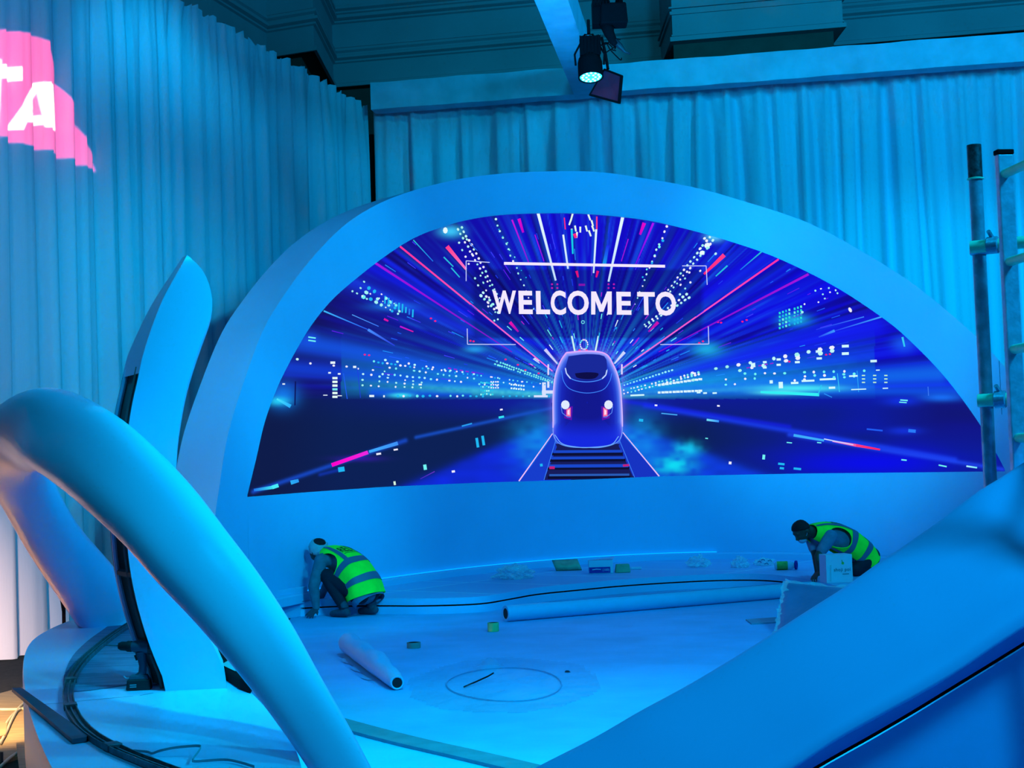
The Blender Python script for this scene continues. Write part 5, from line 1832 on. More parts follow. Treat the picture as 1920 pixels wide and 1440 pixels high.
# plastic wrapped panel leaning near the ramp
M_wrap = mat('plastic_wrapped_panel', (0.10, 0.17, 0.34), 0.3, spec=0.8, var=.2, vscale=3, bump=.5, bscale=5)
TL = atY(1472, 1090, 14.7); BL = onz(1454, 1189, 0.003)
TR = atY(1640, 1108, 14.2); BR = onz(1640, 1215, 0.003)
mb = MB()
N = 14
vs = []
for i in range(N + 1):
    for j in range(N + 1):
        u, v = i / N, j / N
        q = (TL.lerp(TR, u)).lerp(BL.lerp(BR, u), v)
        q = q + Vector((0, noise.noise(Vector((u * 5, v * 5, 2))) * .02, 0)) * (1 if 0 < v < 1 else 0)
        vs.append(q)
fs = [(i * (N + 1) + j, i * (N + 1) + j + 1, (i + 1) * (N + 1) + j + 1, (i + 1) * (N + 1) + j) for i in range(N) for j in range(N)]
nn = len(vs)
vs2 = [v + Vector((0, .04, 0)) for v in vs]
per = [(i * (N + 1)) for i in range(N + 1)]
mb.add(vs + vs2, fs + [tuple(q + nn for q in f) for f in fs] + [(i * (N + 1), (i + 1) * (N + 1), nn + (i + 1) * (N + 1), nn + i * (N + 1)) for i in range(N)] + [(j, j + 1, nn + j + 1, nn + j) for j in range(N)])
wp = thing('wrapped_panel', 'board wrapped in shiny plastic film leaning by the ramp', 'panel', tuple(BL))
mb.build('board', M_wrap, wp, smooth=True)
R9 = random.Random(5)
mb = MB()
pl = [TL.lerp(BL, k / 24) + Vector((R9.uniform(-.012, .012), -.012, R9.uniform(-.01, .01))) for k in range(25)]
for a_, b_ in ((0, 24),):
    vs = []
    for q in pl:
        wv = R9.uniform(.012, .035)
        vs += [q - Vector((wv, 0, 0)), q + Vector((wv, R9.uniform(-.03, .0), 0))]
    mb.add(vs, [(2 * i, 2 * i + 1, 2 * i + 3, 2 * i + 2) for i in range(24)])
mb.build('film_edge', M_plastic, wp)
mb = MB()
vs = []
for k in range(20):
    q = TL.lerp(TR, k / 19)
    vs += [q + Vector((0, -.012, R9.uniform(.0, .03))), q + Vector((0, -.03, -R9.uniform(.02, .05)))]
mb.add(vs, [(2 * i, 2 * i + 1, 2 * i + 3, 2 * i + 2) for i in range(19)])
mb.build('film_top', M_plastic, wp)

# thin board on the floor
q = [onz(x, y, 0.012) for x, y in ((1398, 1161), (1455, 1157), (1455, 1166), (1409, 1169))]
mb = MB(); mb.add(q + [Vector((v.x, v.y, .001)) for v in q], [(0, 1, 2, 3), (7, 6, 5, 4), (0, 4, 5, 1), (1, 5, 6, 2), (2, 6, 7, 3), (3, 7, 4, 0)])
o = mb.build('thin_board', mat('blue_grey_board', (0.30, 0.30, 0.42), .6, var=.1))
tag(o, 'thin flat board lying on the floor left of the wrapped panel', 'board')

# protective film with cable ring on the floor
cen = onz(945, 1285, 0.0)
mb = MB()
N = 46
vs = []
for i in range(N + 1):
    for j in range(N + 1):
        u, v = i / N * 2 - 1, j / N * 2 - 1
        p = cen + Vector((u * .75, v * 1.5 + .15, 0))
        rr = math.hypot(u, v)
        h = abs(noise.noise(Vector((u * 3.2, v * 3.2, 4)))) * .05 + abs(noise.noise(Vector((u * 9, v * 9, 7)))) * .014
        h += .10 * math.exp(-((u + .15) ** 2 + (v - .35) ** 2) / .02)
        vs.append((p.x, p.y, .003 + h * max(0, 1 - rr ** 3) + .001))
fs = []
for i in range(N):
    for j in range(N):
        u, v = (i + .5) / N * 2 - 1, (j + .5) / N * 2 - 1
        if math.hypot(u, v) < .93 + .07 * noise.noise(Vector((u * 3, v * 3, 1))):
            fs.append((i * (N + 1) + j, i * (N + 1) + j + 1, (i + 1) * (N + 1) + j + 1, (i + 1) * (N + 1) + j))
mb.add(vs, fs)
o = mb.build('plastic_film', M_film, smooth=True)
tag(o, 'crumpled clear film lying in the middle of the stage floor', 'plastic film')
M_cable_b = mat('blue_grey_cable', (0.16, 0.27, 0.50), .4)
mb = MB()
ring = [onz(945 + 108 * math.cos(a_), 1283 + 31 * math.sin(a_) + 1.5 * math.sin(2 * a_), .008) for a_ in [k / 40 * 2 * math.pi * 1.02 - 2.2 for k in range(41)]]
mb.tube(ring, .005, n=6)
ring = [onz(947 + 92 * math.cos(a_), 1280 + 22 * math.sin(a_), .012) for a_ in [k / 40 * 2 * math.pi * .95 - 2.6 for k in range(41)]]
o = mb.build('cable_coil', M_cable_b, smooth=True)
tag(o, 'thin cable coiled in a wide ring on the clear film', 'cable')
mb = MB()
mb.tube([onz(870, 1288, .01), onz(893, 1278, .02), onz(915, 1268, .05), onz(925, 1262, .06)], .006, n=6)
o = mb.build('cable_tie', M_black)
tag(o, 'short dark cable end standing up from the clear film', 'cable')
p = onz(1064, 1261, .0)
o = crumple(p, .018, .012, .014, 5, m=mat('dark_red_scrap', (.04, .0, .02), .5), name='red_scrap', label='tiny dark red scrap on the floor right of the coil', cat='scrap')

# long batten on the floor, foreground
M_bat = mat('dusty_batten', (0.26, 0.22, 0.30), .6, var=.2, vscale=6)
pa = [onz(x, y, .02) for x, y in smooth_curve([(560, 1330), (642, 1355), (760, 1386), (880, 1413), (1010, 1444), (1150, 1480)], 5)]
mb = MB()
vs = []
for i, q in enumerate(pa):
    d = (pa[min(i + 1, len(pa) - 1)] - pa[max(i - 1, 0)]).normalized()
    s_ = Vector((-d.y, d.x, 0)) * .09
    for off, z in ((-1, .001), (-1, .02), (1, .02), (1, .001)):
        vs.append(Vector((q.x, q.y, z)) + s_ * off * (1 if z > 0 else 1))
mb.add(vs, [(4 * i + k, 4 * i + (k + 1) % 4, 4 * i + 4 + (k + 1) % 4, 4 * i + 4 + k) for i in range(len(pa) - 1) for k in range(4)])
o = mb.build('floor_batten', M_bat)
tag(o, 'long grey batten lying across the floor at the bottom centre', 'batten')

# ------------------------------------------------------------------ cordless drill on the counter
M_drill = mat('dark_teal_tool_plastic', (0.02, 0.055, 0.10), .45, var=.2, vscale=20)
M_drillb = mat('black_tool_rubber', (0.01, 0.011, 0.018), .55, var=.3, vscale=25)
DB = onz(262, 1293, CZ)
dY = DB.y
def D(px, py, dy=0.0): return atY(px, py, dY + dy)
dr = thing('cordless_drill', 'dark cordless drill standing upright on the counter', 'drill', tuple(DB))
axd = (D(300, 1215) - D(225, 1212)).normalized()
mb = MB()
c0 = D(246, 1212)
L_ = (D(301, 1215) - c0).length
mb.lathe([(.001, 0), (.022, .0), (.028, .02), (.031, .05), (.031, L_ - .03), (.027, L_ - .01), (.015, L_)], c=tuple(c0), axis=tuple(axd), n=24)
mb.build('motor_housing', M_drill, dr, autos=50)
mb = MB(); c1 = D(222, 1211); L1 = (D(247, 1212) - c1).length
mb.lathe([(.004, -.002), (.014, .0), (.021, .014), (.022, L1 * .6), (.026, L1 * .7), (.026, L1)], c=tuple(c1), axis=tuple(axd), n=24); mb.build('chuck', M_drillb, dr, autos=40)
mb = MB(); mb.tube([D(198, 1209.5), D(224, 1211)], .0032, n=8); mb.build('drill_bit', M_steel_d, dr)
mb = MB(); mb.lathe([(.0315, 0), (.033, .004), (.033, L_ * .38), (.030, L_ * .42)], c=tuple(D(279, 1214)), axis=tuple(axd), n=24); mb.build('rear_cap', M_drillb, dr, autos=40)
mb = MB(); mb.tube([D(264, 1222), D(266, 1234), D(268, 1248), D(267, 1262), D(262, 1270)], [.027, .021, .018, .019, .026], n=16, up=(0, 1, 0)); mb.build('handle', M_drill, dr, autos=60)
mb = MB(); mb.tube([D(254, 1228), D(257, 1238)], [.008, .006], n=8); mb.build('trigger', M_drillb, dr)
bc = (D(239, 1278) + D(283, 1278)) / 2
mb = MB(); mb.box(tuple(Vector((bc.x, bc.y, CZ + .0265))), ((D(284, 1280) - D(238, 1280)).length, .072, .05), taper=.9, rz=.1); mb.build('battery_pack', M_drillb, dr, bevel=.006)
mb = MB(); mb.box(tuple(Vector((bc.x, bc.y, CZ + .060))), (.095, .055, .02), taper=.8, rz=.1); mb.build('battery_shoe', M_drill, dr, bevel=.004)
M_pp = mat('pale_print', (.25, .3, .4), .6)
for q_ in (0, 1):
    mb = MB(); mb.box((bc.x - .02, bc.y - .0375, CZ + .018 + .009 * q_), (.03, .002, .004), rz=.1); mb.build('battery_print', M_pp, dr)
mb = MB(); mb.tube([D(232, 1268), D(237, 1272), D(243, 1271)], .003, n=6); mb.build('belt_hook', M_steel, dr)

# bent metal track on the counter
M_track = mat('worn_metal_track', (0.16, 0.15, 0.20), .5, metal=.5, var=.5, vscale=30)
TRK = smooth_curve([(249, 1170), (215, 1192), (180, 1220), (150, 1250), (133, 1280), (128, 1310), (136, 1340), (155, 1368), (185, 1392), (225, 1413), (270, 1432), (330, 1455)], 6)
tk = thing('curved_track', 'bent grey metal track lying in an arc on the counter', 'metal track', tuple(onz(128, 1310, CZ)))
cl_ = [onz(x, y, CZ + .003) for x, y in TRK]
vs = []
prof_ = [(-.024, .0), (-.024, .022), (-.020, .022), (-.018, .006), (-.004, .006), (-.003, .018), (.003, .018), (.004, .006), (.018, .006), (.020, .022), (.024, .022), (.024, .0)]
for i, q in enumerate(cl_):
    d = (cl_[min(i + 1, len(cl_) - 1)] - cl_[max(i - 1, 0)]).normalized(); s_ = Vector((-d.y, d.x, 0))
    for x, z in prof_:
        vs.append(q + s_ * x * (1 + .1 * noise.noise(Vector((i * .4, 0, 0)))) + Vector((0, 0, z)))
mb = MB(); m_ = len(prof_)
mb.add(vs, [(m_ * i + k, m_ * i + (k + 1) % m_, m_ * i + m_ + (k + 1) % m_, m_ * i + m_ + k) for i in range(len(cl_) - 1) for k in range(m_)])
mb.build('channel', M_track, tk)
for f_ in (.36, .52, .78):
    i = int(f_ * len(cl_)); q = cl_[i]; d = (cl_[i + 1] - cl_[i - 1]).normalized()
    mb = MB(); mb.box(tuple(q + Vector((0, 0, .013))), (.07, .056, .027), rz=math.atan2(d.y, d.x)); mb.build('joint_clip', M_track, tk, bevel=.003)

# loose strap
mb = MB()
st = [onz(x, y, CZ + h) for x, y, h in ((250, 1410, .003), (275, 1412, .003), (285, 1415, .004), (300, 1410, .02), (330, 1404, .03), (372, 1401, .035), (374, 1408, .03), (362, 1425, .015), (366, 1430, .004), (420, 1427, .004), (450, 1432, .004), (476, 1440, .004))]
st = [Vector(v) for v in smooth_curve([tuple(v) for v in st], 6)]
vs = []
for q in st:
    vs += [q, q + Vector((0, 0, .009)), q + Vector((.0015, .002, .009)), q + Vector((.0015, .002, 0))]
mb.add(vs, [(4 * i + k, 4 * i + (k + 1) % 4, 4 * i + 4 + (k + 1) % 4, 4 * i + 4 + k) for i in range(len(st) - 1) for k in range(4)])
o = mb.build('packing_strap', mat('teal_strap', (.10, .25, .32), .5))
tag(o, 'thin loose packing strap curling on the counter front', 'strap')
# dark slat overhanging the counter edge
q = [onz(x, y, CZ + .02) for x, y in ((22, 1290), (40, 1289), (165, 1377), (162, 1382), (136, 1386))]
mb = MB(); n_ = 5
mb.add(q + [v - Vector((0, 0, .017)) for v in q], [tuple(range(5)), tuple(range(9, 4, -1))] + [(i, (i + 1) % 5, 5 + (i + 1) % 5, 5 + i) for i in range(5)])
o = mb.build('dark_slat', mat('dark_slate_board', (.035, .05, .09), .55, var=.2, vscale=10))
tag(o, 'dark flat slat overhanging the left edge of the counter', 'slat')

# dark tool bag between fin and loop
p = onz(432, 1250, CZ)
tb = thing('tool_bag', 'black bag half hidden between the fin and the loop', 'bag', tuple(p))
Yb = 7.3
poly = [(389, 1213), (402, 1207), (412, 1205), (425, 1212), (440, 1232), (458, 1255), (476, 1280), (470, 1292), (450, 1285), (425, 1268), (400, 1245)]
v0 = [onz(x, y + 8, CZ + .002) for x, y in poly]
topv = [Vector((v.x, v.y + .01, v.z + .05)) for v in v0]
n_ = len(poly)
mb = MB(); mb.add(topv + v0, [tuple(range(n_))] + [(i, (i + 1) % n_, n_ + (i + 1) % n_, n_ + i) for i in range(n_)])
mb.build('body', M_black, tb, bevel=.01)
mb = MB(); mb.add([onz(x, y, CZ + .056) for x, y in ((415, 1246), (428, 1238), (446, 1258), (440, 1258))], [(0, 1, 2, 3)]); mb.build('flap', mat('teal_grey_flap', (.15, .30, .38), .6), tb)
mb = MB(); mb.add([onz(x, y, CZ + .058) for x, y in ((392, 1229), (402, 1222), (400, 1228), (394, 1231))], [(0, 1, 2, 3)]); mb.build('tag_label', M_card, tb)
mb = MB(); mb.tube([onz(392, 1220, CZ + .05), onz(397, 1216, CZ + .07), onz(405, 1219, CZ + .05)], .004, n=6); mb.build('loop_handle', M_black, tb)
mb = MB(); mb.tube([onz(377, 1198, CZ + .01), onz(393, 1191, CZ + .05)], .004, n=6)
o = mb.build('screwdriver_bit', M_black); tag(o, 'thin black rod sticking out above the black bag', 'rod')

# stand with cable behind the counter
pz = onz(121, 1200, ROOM_Z); py_ = 11.6
base = atY(120, 1170, py_)
stn = thing('slim_stand', 'thin black stand behind the counter before the left drape', 'stand', (base.x, py_, ROOM_Z))
tp = atY(117, 1070, py_)
mb = MB(); mb.box((base.x, py_, (tp.z + ROOM_Z) / 2), (.022, .022, tp.z - ROOM_Z)); mb.build('post', M_black, stn)
mb = MB(); mb.box((base.x, py_, ROOM_Z + .012), (.3, .3, .02)); mb.build('base_plate', M_black, stn, bevel=.004)
mb = MB(); mb.tube([Vector(v) for v in smooth_curve([tuple(atY(105, 1058, py_)), tuple(atY(107, 1090, py_)), tuple(atY(114, 1125, py_)), tuple(atY(118, 1150, py_ - .02))], 5)], .006, n=6); mb.build('cable', M_black, stn)

# cables and offcuts on the plywood
M_wcable = mat('pale_cable', (.60, .55, .42), .5)
for k, (pp, lab) in enumerate((([(2, 1375), (15, 1352), (30, 1335), (48, 1325)], 'pale cable from the left edge up to the counter on the plywood'), ([(0, 1395), (12, 1372), (22, 1350), (35, 1328), (46, 1318)], 'thicker pale cable crossing the plywood diagonally'), ([(0, 1438), (20, 1420), (45, 1404)], 'pale cable lowest on the plywood'), ([(0, 1330), (25, 1330), (45, 1329)], 'straight pale cable highest on the plywood'))):
    q = [onz(x, y, ROOM_Z + .032) for x, y in pp]
    q = [Vector(v) for v in smooth_curve([tuple(v) for v in q], 6)]
    mb = MB(); mb.tube(q, .011, n=8)
    o = mb.build('floor_cable', M_wcable, smooth=True); tag(o, lab, 'cable', 'cables on the plywood')
M_off = mat('orange_offcut', (.62, .35, .20), .7, var=.2)
for (pp, lab, m) in (([(0, 1352), (14, 1356), (10, 1378), (0, 1380)], 'orange wood offcut at the left picture edge', M_off), ([(30, 1392), (50, 1390), (52, 1440), (36, 1440)], 'pale board offcut beside the counter foot', M_wood), ([(0, 1410), (6, 1410), (6, 1428), (0, 1430)], 'small black block at the left edge', M_black)):
    q = [onz(x, y, ROOM_Z + .045) for x, y in pp]
    mb = MB(); mb.add(q + [v - Vector((0, 0, .02)) for v in q], [(0, 1, 2, 3), (7, 6, 5, 4)] + [(i, (i + 1) % 4, 4 + (i + 1) % 4, 4 + i) for i in range(4)])
    o = mb.build('wood_offcut' if m is not M_black else 'black_block', m); tag(o, lab, 'offcut' if m is not M_black else 'block')

# ------------------------------------------------------------------ people
M_skin = mat('dark_skin', (0.10, 0.05, 0.04), .5, var=.1, vscale=20)
M_sleeve = mat('slate_work_shirt', (0.10, 0.15, 0.22), .85, var=.25, vscale=14, bump=.3, bscale=25)
M_sleeve2 = mat('blue_grey_shirt', (0.16, 0.20, 0.34), .85, var=.2, vscale=14, bump=.3, bscale=25)
M_pants = mat('dark_trousers', (0.018, 0.014, 0.03), .85, var=.3, vscale=14)
M_shoe = mat('grey_boot', (0.05, 0.07, 0.11), .7, var=.3, vscale=25)
M_glove = mat('dark_glove', (0.03, 0.05, 0.08), .8)
M_hair = mat('black_hair', (0.006, 0.005, 0.01), .7, bump=.6, bscale=90)
M_cloth = mat('pale_head_cloth', (0.42, 0.42, 0.52), .85, var=.15, vscale=20)
M_maskc = mat('pale_face_mask', (0.5, 0.5, 0.7), .8)
M_vest = mat('neon_green_vest', (0.03, 1.0, 0.05), .65, spec=.1, var=.10, vscale=10, bump=.25, bscale=16)
M_band = mat('grey_reflective_band', (0.10, 0.13, 0.22), .5)
M_print = mat('dark_vest_print', (0.01, 0.05, 0.02), .7)


def body_mesh(name, chains, parent, base, voxel=.0075):
    """chains: list of (list of (point, radius), material index). One continuous remeshed surface."""
    bm = bmesh.new()
    segs = []
    for ch, mi in chains:
        for (p, r) in ch:
            mtx = Matrix.Translation(p)
            bmesh.ops.create_icosphere(bm, subdivisions=3 if r > .03 else 2, radius=r, matrix=mtx)
        for (p, r), (q, s) in zip(ch[:-1], ch[1:]):
            segs.append((Vector(p), Vector(q), r, s, mi))
            d = Vector(q) - Vector(p)
            if d.length < 1e-4:
                continue
            rot = d.to_track_quat('Z', 'Y').to_matrix().to_4x4()
            mtx = Matrix.Translation((Vector(p) + Vector(q)) / 2) @ rot
            bmesh.ops.create_cone(bm, cap_ends=True, segments=20 if r > .03 else 10, radius1=r, radius2=s, depth=d.length, matrix=mtx)
        if len(ch) == 1:
            segs.append((Vector(ch[0][0]), Vector(ch[0][0]) + Vector((0, 0, .001)), ch[0][1], ch[0][1], mi))
    me = bpy.data.meshes.new(name + '_raw')
    bm.to_mesh(me); bm.free()
    ob = bpy.data.objects.new(name, me); COL.objects.link(ob)
    m = ob.modifiers.new('r', 'REMESH'); m.mode = 'VOXEL'; m.voxel_size = voxel
    s = ob.modifiers.new('s', 'SMOOTH'); s.factor = .5; s.iterations = 3
    bpy.context.view_layer.update()
    dg = bpy.context.evaluated_depsgraph_get()
    nm = bpy.data.meshes.new_from_object(ob.evaluated_get(dg))
    bpy.data.objects.remove(ob)
    nm.name = name
    # materials by nearest limb
    nP = len(nm.polygons)
    cen = np.zeros(nP * 3); nm.polygons.foreach_get('center', cen); cen = cen.reshape(-1, 3)
    best = np.full(nP, 1e9); idx_ = np.zeros(nP, int)
    for a, b, r, s_, mi in segs:
        a = np.array(a); b = np.array(b); d = b - a; L2 = max(1e-9, d @ d)
        t = np.clip(((cen - a) @ d) / L2, 0, 1)
        dist = np.linalg.norm(cen - (a + t[:, None] * d), axis=1) - (r + (s_ - r) * t)
        k = dist < best
        best[k] = dist[k]; idx_[k] = mi
    nm.polygons.foreach_set('material_index', idx_)
    nm.polygons.foreach_set('use_smooth', [True] * nP)
    co = np.zeros(len(nm.vertices) * 3); nm.vertices.foreach_get('co', co); co = co.reshape(-1, 3) + np.array(base); nm.vertices.foreach_set('co', co.reshape(-1))
    ob = bpy.data.objects.new(name, nm); COL.objects.link(ob)
    ob.parent = parent
    ob.matrix_parent_inverse = Matrix.Translation(-Vector(parent.location))
    return ob


def hand(wrist, direction, palm_n, side, mi, scale=1.0, spread=1.0, curl=.35):
    """palm plus five fingers; side = +1/-1 selects the thumb side"""
    w = Vector(wrist); d = Vector(direction).normalized(); n_ = Vector(palm_n)
    n_ = (n_ - d * n_.dot(d)).normalized()
    x = d.cross(n_).normalized() * side
    out = []
    kn = [w + d * .085 * scale + x * (.028 - .019 * k) * scale for k in range(4)]
    for k in range(4):
        out.append(([(w + x * (.012 - .008 * k) * scale, .019), (kn[k], .0125)], mi))
    for k, L_ in enumerate((.068, .076, .070, .054)):
        s = kn[k]; dirk = (d + x * (.16 - .11 * k) * spread).normalized()
        p1 = s + dirk * L_ * .45 * scale + n_ * L_ * curl * .25
        p2 = p1 + dirk * L_ * .32 * scale + n_ * L_ * curl * .45
        p3 = p2 + dirk * L_ * .2 * scale + n_ * L_ * curl * .5
        out.append(([(s, .0115), (p1, .0098), (p2, .0088), (p3, .0078)], mi))
    t0 = w + d * .025 + x * .022
    t1 = t0 + (d * .55 + x * .8).normalized() * .035
    t2 = t1 + (d * .85 + x * .45 + n_ * .2).normalized() * .032
    out.append(([(t0, .014), (t1, .0115), (t2, .0095)], mi))
    return out


def vest_build(parent, base, rings, lat, text, front_gap=150, arm=(.70, .19, 97, 44), txt=True):
    """rings: (centre, half width, half depth); returns surface function"""
    C_ = smooth_curve([tuple(r_[0]) + (r_[1], r_[2]) for r_ in rings], 8)
    C_ = np.array(C_)
    seg = np.concatenate([[0], np.cumsum(np.linalg.norm(np.diff(C_[:, :3], axis=0), axis=1))]); seg /= seg[-1]
    lat = Vector(lat).normalized()

    def V(s, th, off=0.0):
        s = min(max(s, 0), 1)
        c = Vector([float(np.interp(s, seg, C_[:, k])) for k in range(3)])
        a = float(np.interp(s, seg, C_[:, 3])); b = float(np.interp(s, seg, C_[:, 4]))
        s2 = min(s + .03, 1); s1 = max(s - .03, 0)
        t = (Vector([float(np.interp(s2, seg, C_[:, k])) for k in range(3)]) - Vector([float(np.interp(s1, seg, C_[:, k])) for k in range(3)])).normalized()
        l = (lat - t * lat.dot(t)).normalized()
        nb = t.cross(l)
        if nb.z < 0 and nb.dot(Vector((0, 0, 1))) < 0:
            nb = -nb
        th = math.radians(th)
        e = .85
        sx_ = math.copysign(abs(math.sin(th)) ** e, math.sin(th)); cx_ = math.copysign(abs(math.cos(th)) ** e, math.cos(th))
        fold = .007 * math.sin(th * 5 + s * 9) * (1 - s) + .005 * noise.noise(Vector((th * 2, s * 7, 3)))
        return c + l * (a + off + fold) * sx_ + nb * (b + off + fold) * cx_ + Vector(base)
    NS, NT = 110, 240
    T = [-front_gap + 2 * front_gap * j / NT for j in range(NT + 1)]
    mb = MB()
    vs = [V(i / NS, th) for i in range(NS + 1) for th in T]
    fs = []
    for i in range(NS):
        for j in range(NT):
            s = (i + .5) / NS; th = (T[j] + T[j + 1]) / 2
            if ((s - arm[0]) / arm[1]) ** 2 + ((abs(th) - arm[2]) / arm[3]) ** 2 < 1:
                continue
            fs.append((i * (NT + 1) + j, i * (NT + 1) + j + 1, (i + 1) * (NT + 1) + j + 1, (i + 1) * (NT + 1) + j))
    mb.add(vs, fs)
    vest = mb.build('safety_vest', M_vest, parent, smooth=True)
    sm = vest.modifiers.new('t', 'SOLIDIFY'); sm.thickness = .006; sm.offset = 0
    vest['label'] = 'neon green vest with grey reflective bands'

    def patch(s0, s1, t0, t1, name, ns=10, nt=40):
        nt = nt * 3; ns = ns * 2 if ns > 10 else ns
        mb = MB()
        vs = []; fs = []
        for i in range(ns + 1):
            for j in range(nt + 1):
                vs.append(V(s0 + (s1 - s0) * i / ns, t0 + (t1 - t0) * j / nt, .008))
        for i in range(ns):
            for j in range(nt):
                s = s0 + (s1 - s0) * (i + .5) / ns; th = t0 + (t1 - t0) * (j + .5) / nt
                if ((s - arm[0]) / arm[1]) ** 2 + ((abs(th) - arm[2]) / arm[3]) ** 2 < 1.05:
                    continue
                fs.append((i * (nt + 1) + j, i * (nt + 1) + j + 1, (i + 1) * (nt + 1) + j + 1, (i + 1) * (nt + 1) + j))
        mb.add(vs, fs)
        return mb.build(name, M_band, vest, smooth=True)
    def vparent(o):
        return o
    for sg in (-1, 1):
        mb = MB()
        loop_ = []
        for k in range(49):
            a_ = 2 * math.pi * k / 48
            s_a = arm[0] + arm[1] * math.cos(a_)
            loop_.append(V(min(s_a, .995), sg * (arm[2] + arm[3] * math.sin(a_)), .004))
        mb.tube(loop_, .0065, n=6)
        mb.build('armhole_trim', M_vest, vest, smooth=True)
    patch(.17, .25, -front_gap, front_gap, 'reflective_band', nt=80)
    patch(.42, .51, -front_gap, front_gap, 'reflective_band', nt=80)
    patch(.50, .995, 30, 45, 'shoulder_band', 16, 6)
    patch(.50, .995, -45, -30, 'shoulder_band', 16, 6)
    v, f, w_, h_ = text_mesh(text, .02)
    mb = MB()
    s0_, s1_, th_ = .63, .77, 26
    mb.add([V(s0_ + (s1_ - s0_) * q[1] / h_, (q[0] / w_ - .5) * 2 * th_ * TS[0], .007) for q in v], f)
    pt = mb.build('vest_lettering', M_print, vest)
    mb = MB()
    mb.add([V(s, th, .0065) for th in [(-th_ + 2 * th_ * k / 20) for k in range(21)] for s in (.595, .605)], [(2 * k, 2 * k + 1, 2 * k + 3, 2 * k + 2) for k in range(20)])
    mb.build('lettering_line', M_print, vest)
    return vest, V


TS = [1]
# ---- worker one: crouching at the left of the platform
PA = onz(645, 1156, 0.0)
pa_ = thing('person', 'person crouching on the floor in neon green vest and pale head cloth', 'person', tuple(PA))
F = Vector((-.80, .60, 0)); LT = Vector((-.60, -.80, 0)); Z = Vector((0, 0, 1))
ch = []
hipc = Vector((.22, 0, .27))
mid = Vector((-.11, .24, .62))
ch.append(([(hipc, .15), (Vector((.16, .04, .40)), .15), (Vector((.05, .12, .52)), .15), (mid, .13)], 1))
ch.append(([(hipc + LT * .07, .14), (hipc - LT * .07, .14)], 2))
shL = mid + LT * .19 + Vector((-.02, 0, -.01)); shR = mid - LT * .19
ch.append(([(shL, .078), (mid, .10), (shR, .078)], 1))
elL = Vector((-.325, .02, .34)); wrL = Vector((-.30, .0, .105))
ch.append(([(shL, .074), (shL.lerp(elL, .5), .068), (elL, .060), (elL.lerp(wrL, .35), .058), (wrL, .038)], 1))
elR = Vector((-.22, .50, .36)); wrR = Vector((-.34, .40, .105))
ch.append(([(shR, .074), (elR, .050), (wrR, .034)], 1))
ch += hand(wrL, (-.45, -.55, -.50), (-.3, .1, -.8), 1, 5, curl=.35, spread=2.2)
ch += hand(wrR, (-.55, .1, -.50), (-.3, .0, -.8), 1, 5, curl=.4)
knL = Vector((-.17, .04, .44)); anL = Vector((.015, -.10, .10))
ch.append(([(hipc + LT * .10, .12), (knL, .085)], 2))
ch.append(([(knL, .085), (knL.lerp(anL, .35), .078), (anL, .05)], 2))
ch.append(([(anL + Vector((.03, -.03, -.045)), .045), (anL + F * .07 + Z * -.055, .045), (anL + F * .17 + Z * -.065, .035)], 4))
ch.append(([(anL + Z * .03, .050), (anL - Z * .03, .048)], 4))
knR = Vector((.04, .34, .42)); anR = Vector((.30, .10, .10))
ch.append(([(hipc - LT * .10, .105), (knR, .085)], 2))
ch.append(([(knR, .085), (knR.lerp(anR, .35), .078), (anR, .043)], 2))
ch.append(([(anR + Vector((.03, -.03, -.045)), .045), (anR + F * .07 + Z * -.055, .045), (anR + F * .17 + Z * -.065, .035)], 4))
ch.append(([(anR + Z * .03, .050), (anR - Z * .03, .048)], 4))
hd = Vector((-.30, .32, .735))
ch.append(([(mid + F * .04 + Z * .03, .07), (hd - F * .02 - Z * .04, .055)], 0))
ch.append(([(hd, .088), (hd + F * .03 - Z * .05, .078), (hd + F * .055 - Z * .085, .05)], 0))
ch.append(([(hd + F * .10 - Z * .035, .014), (hd + F * .112 - Z * .06, .016)], 0))
for s_ in (1, -1):
    ch.append(([(hd + LT * .088 * s_ - Z * .03, .018), (hd + LT * .088 * s_ - Z * .055, .014)], 0))
bo = body_mesh('body', ch, pa_, PA)
for m in (M_skin, M_sleeve, M_pants, M_skin, M_shoe, M_glove):
    bo.data.materials.append(m)
rings = [(Vector((.245, -.01, .20)), .225, .185), (Vector((.20, .02, .34)), .228, .185), (Vector((.11, .08, .47)), .225, .175), (Vector((-.01, .165, .57)), .215, .165), (Vector((-.11, .235, .635)), .195, .135), (Vector((-.20, .30, .68)), .125, .085)]
TS[0] = -1
vest_build(pa_, PA, rings, LT, 'RELY')
# blue shirt hem below the vest
mb = MB()
vs = []
for i in range(4):
    for k in range(41):
        th = math.radians(-150 + 300 * k / 40)
        c = Vector((.26 + .012 * i, -.015 - .008 * i, .205 - .018 * i)) + PA
        tdir = Vector((-.5, .35, .75)).normalized(); l = (LT - tdir * LT.dot(tdir)).normalized(); nb = tdir.cross(l)
        if nb.z < 0: nb = -nb
        vs.append(c + l * (.215 - .006 * i) * math.sin(th) + nb * (.172 - .008 * i) * math.cos(th))
mb.add(vs, [(i * 41 + k, i * 41 + k + 1, (i + 1) * 41 + k + 1, (i + 1) * 41 + k) for i in range(3) for k in range(40)])
o = mb.build('shirt_hem', M_sleeve2, pa_, smooth=True)
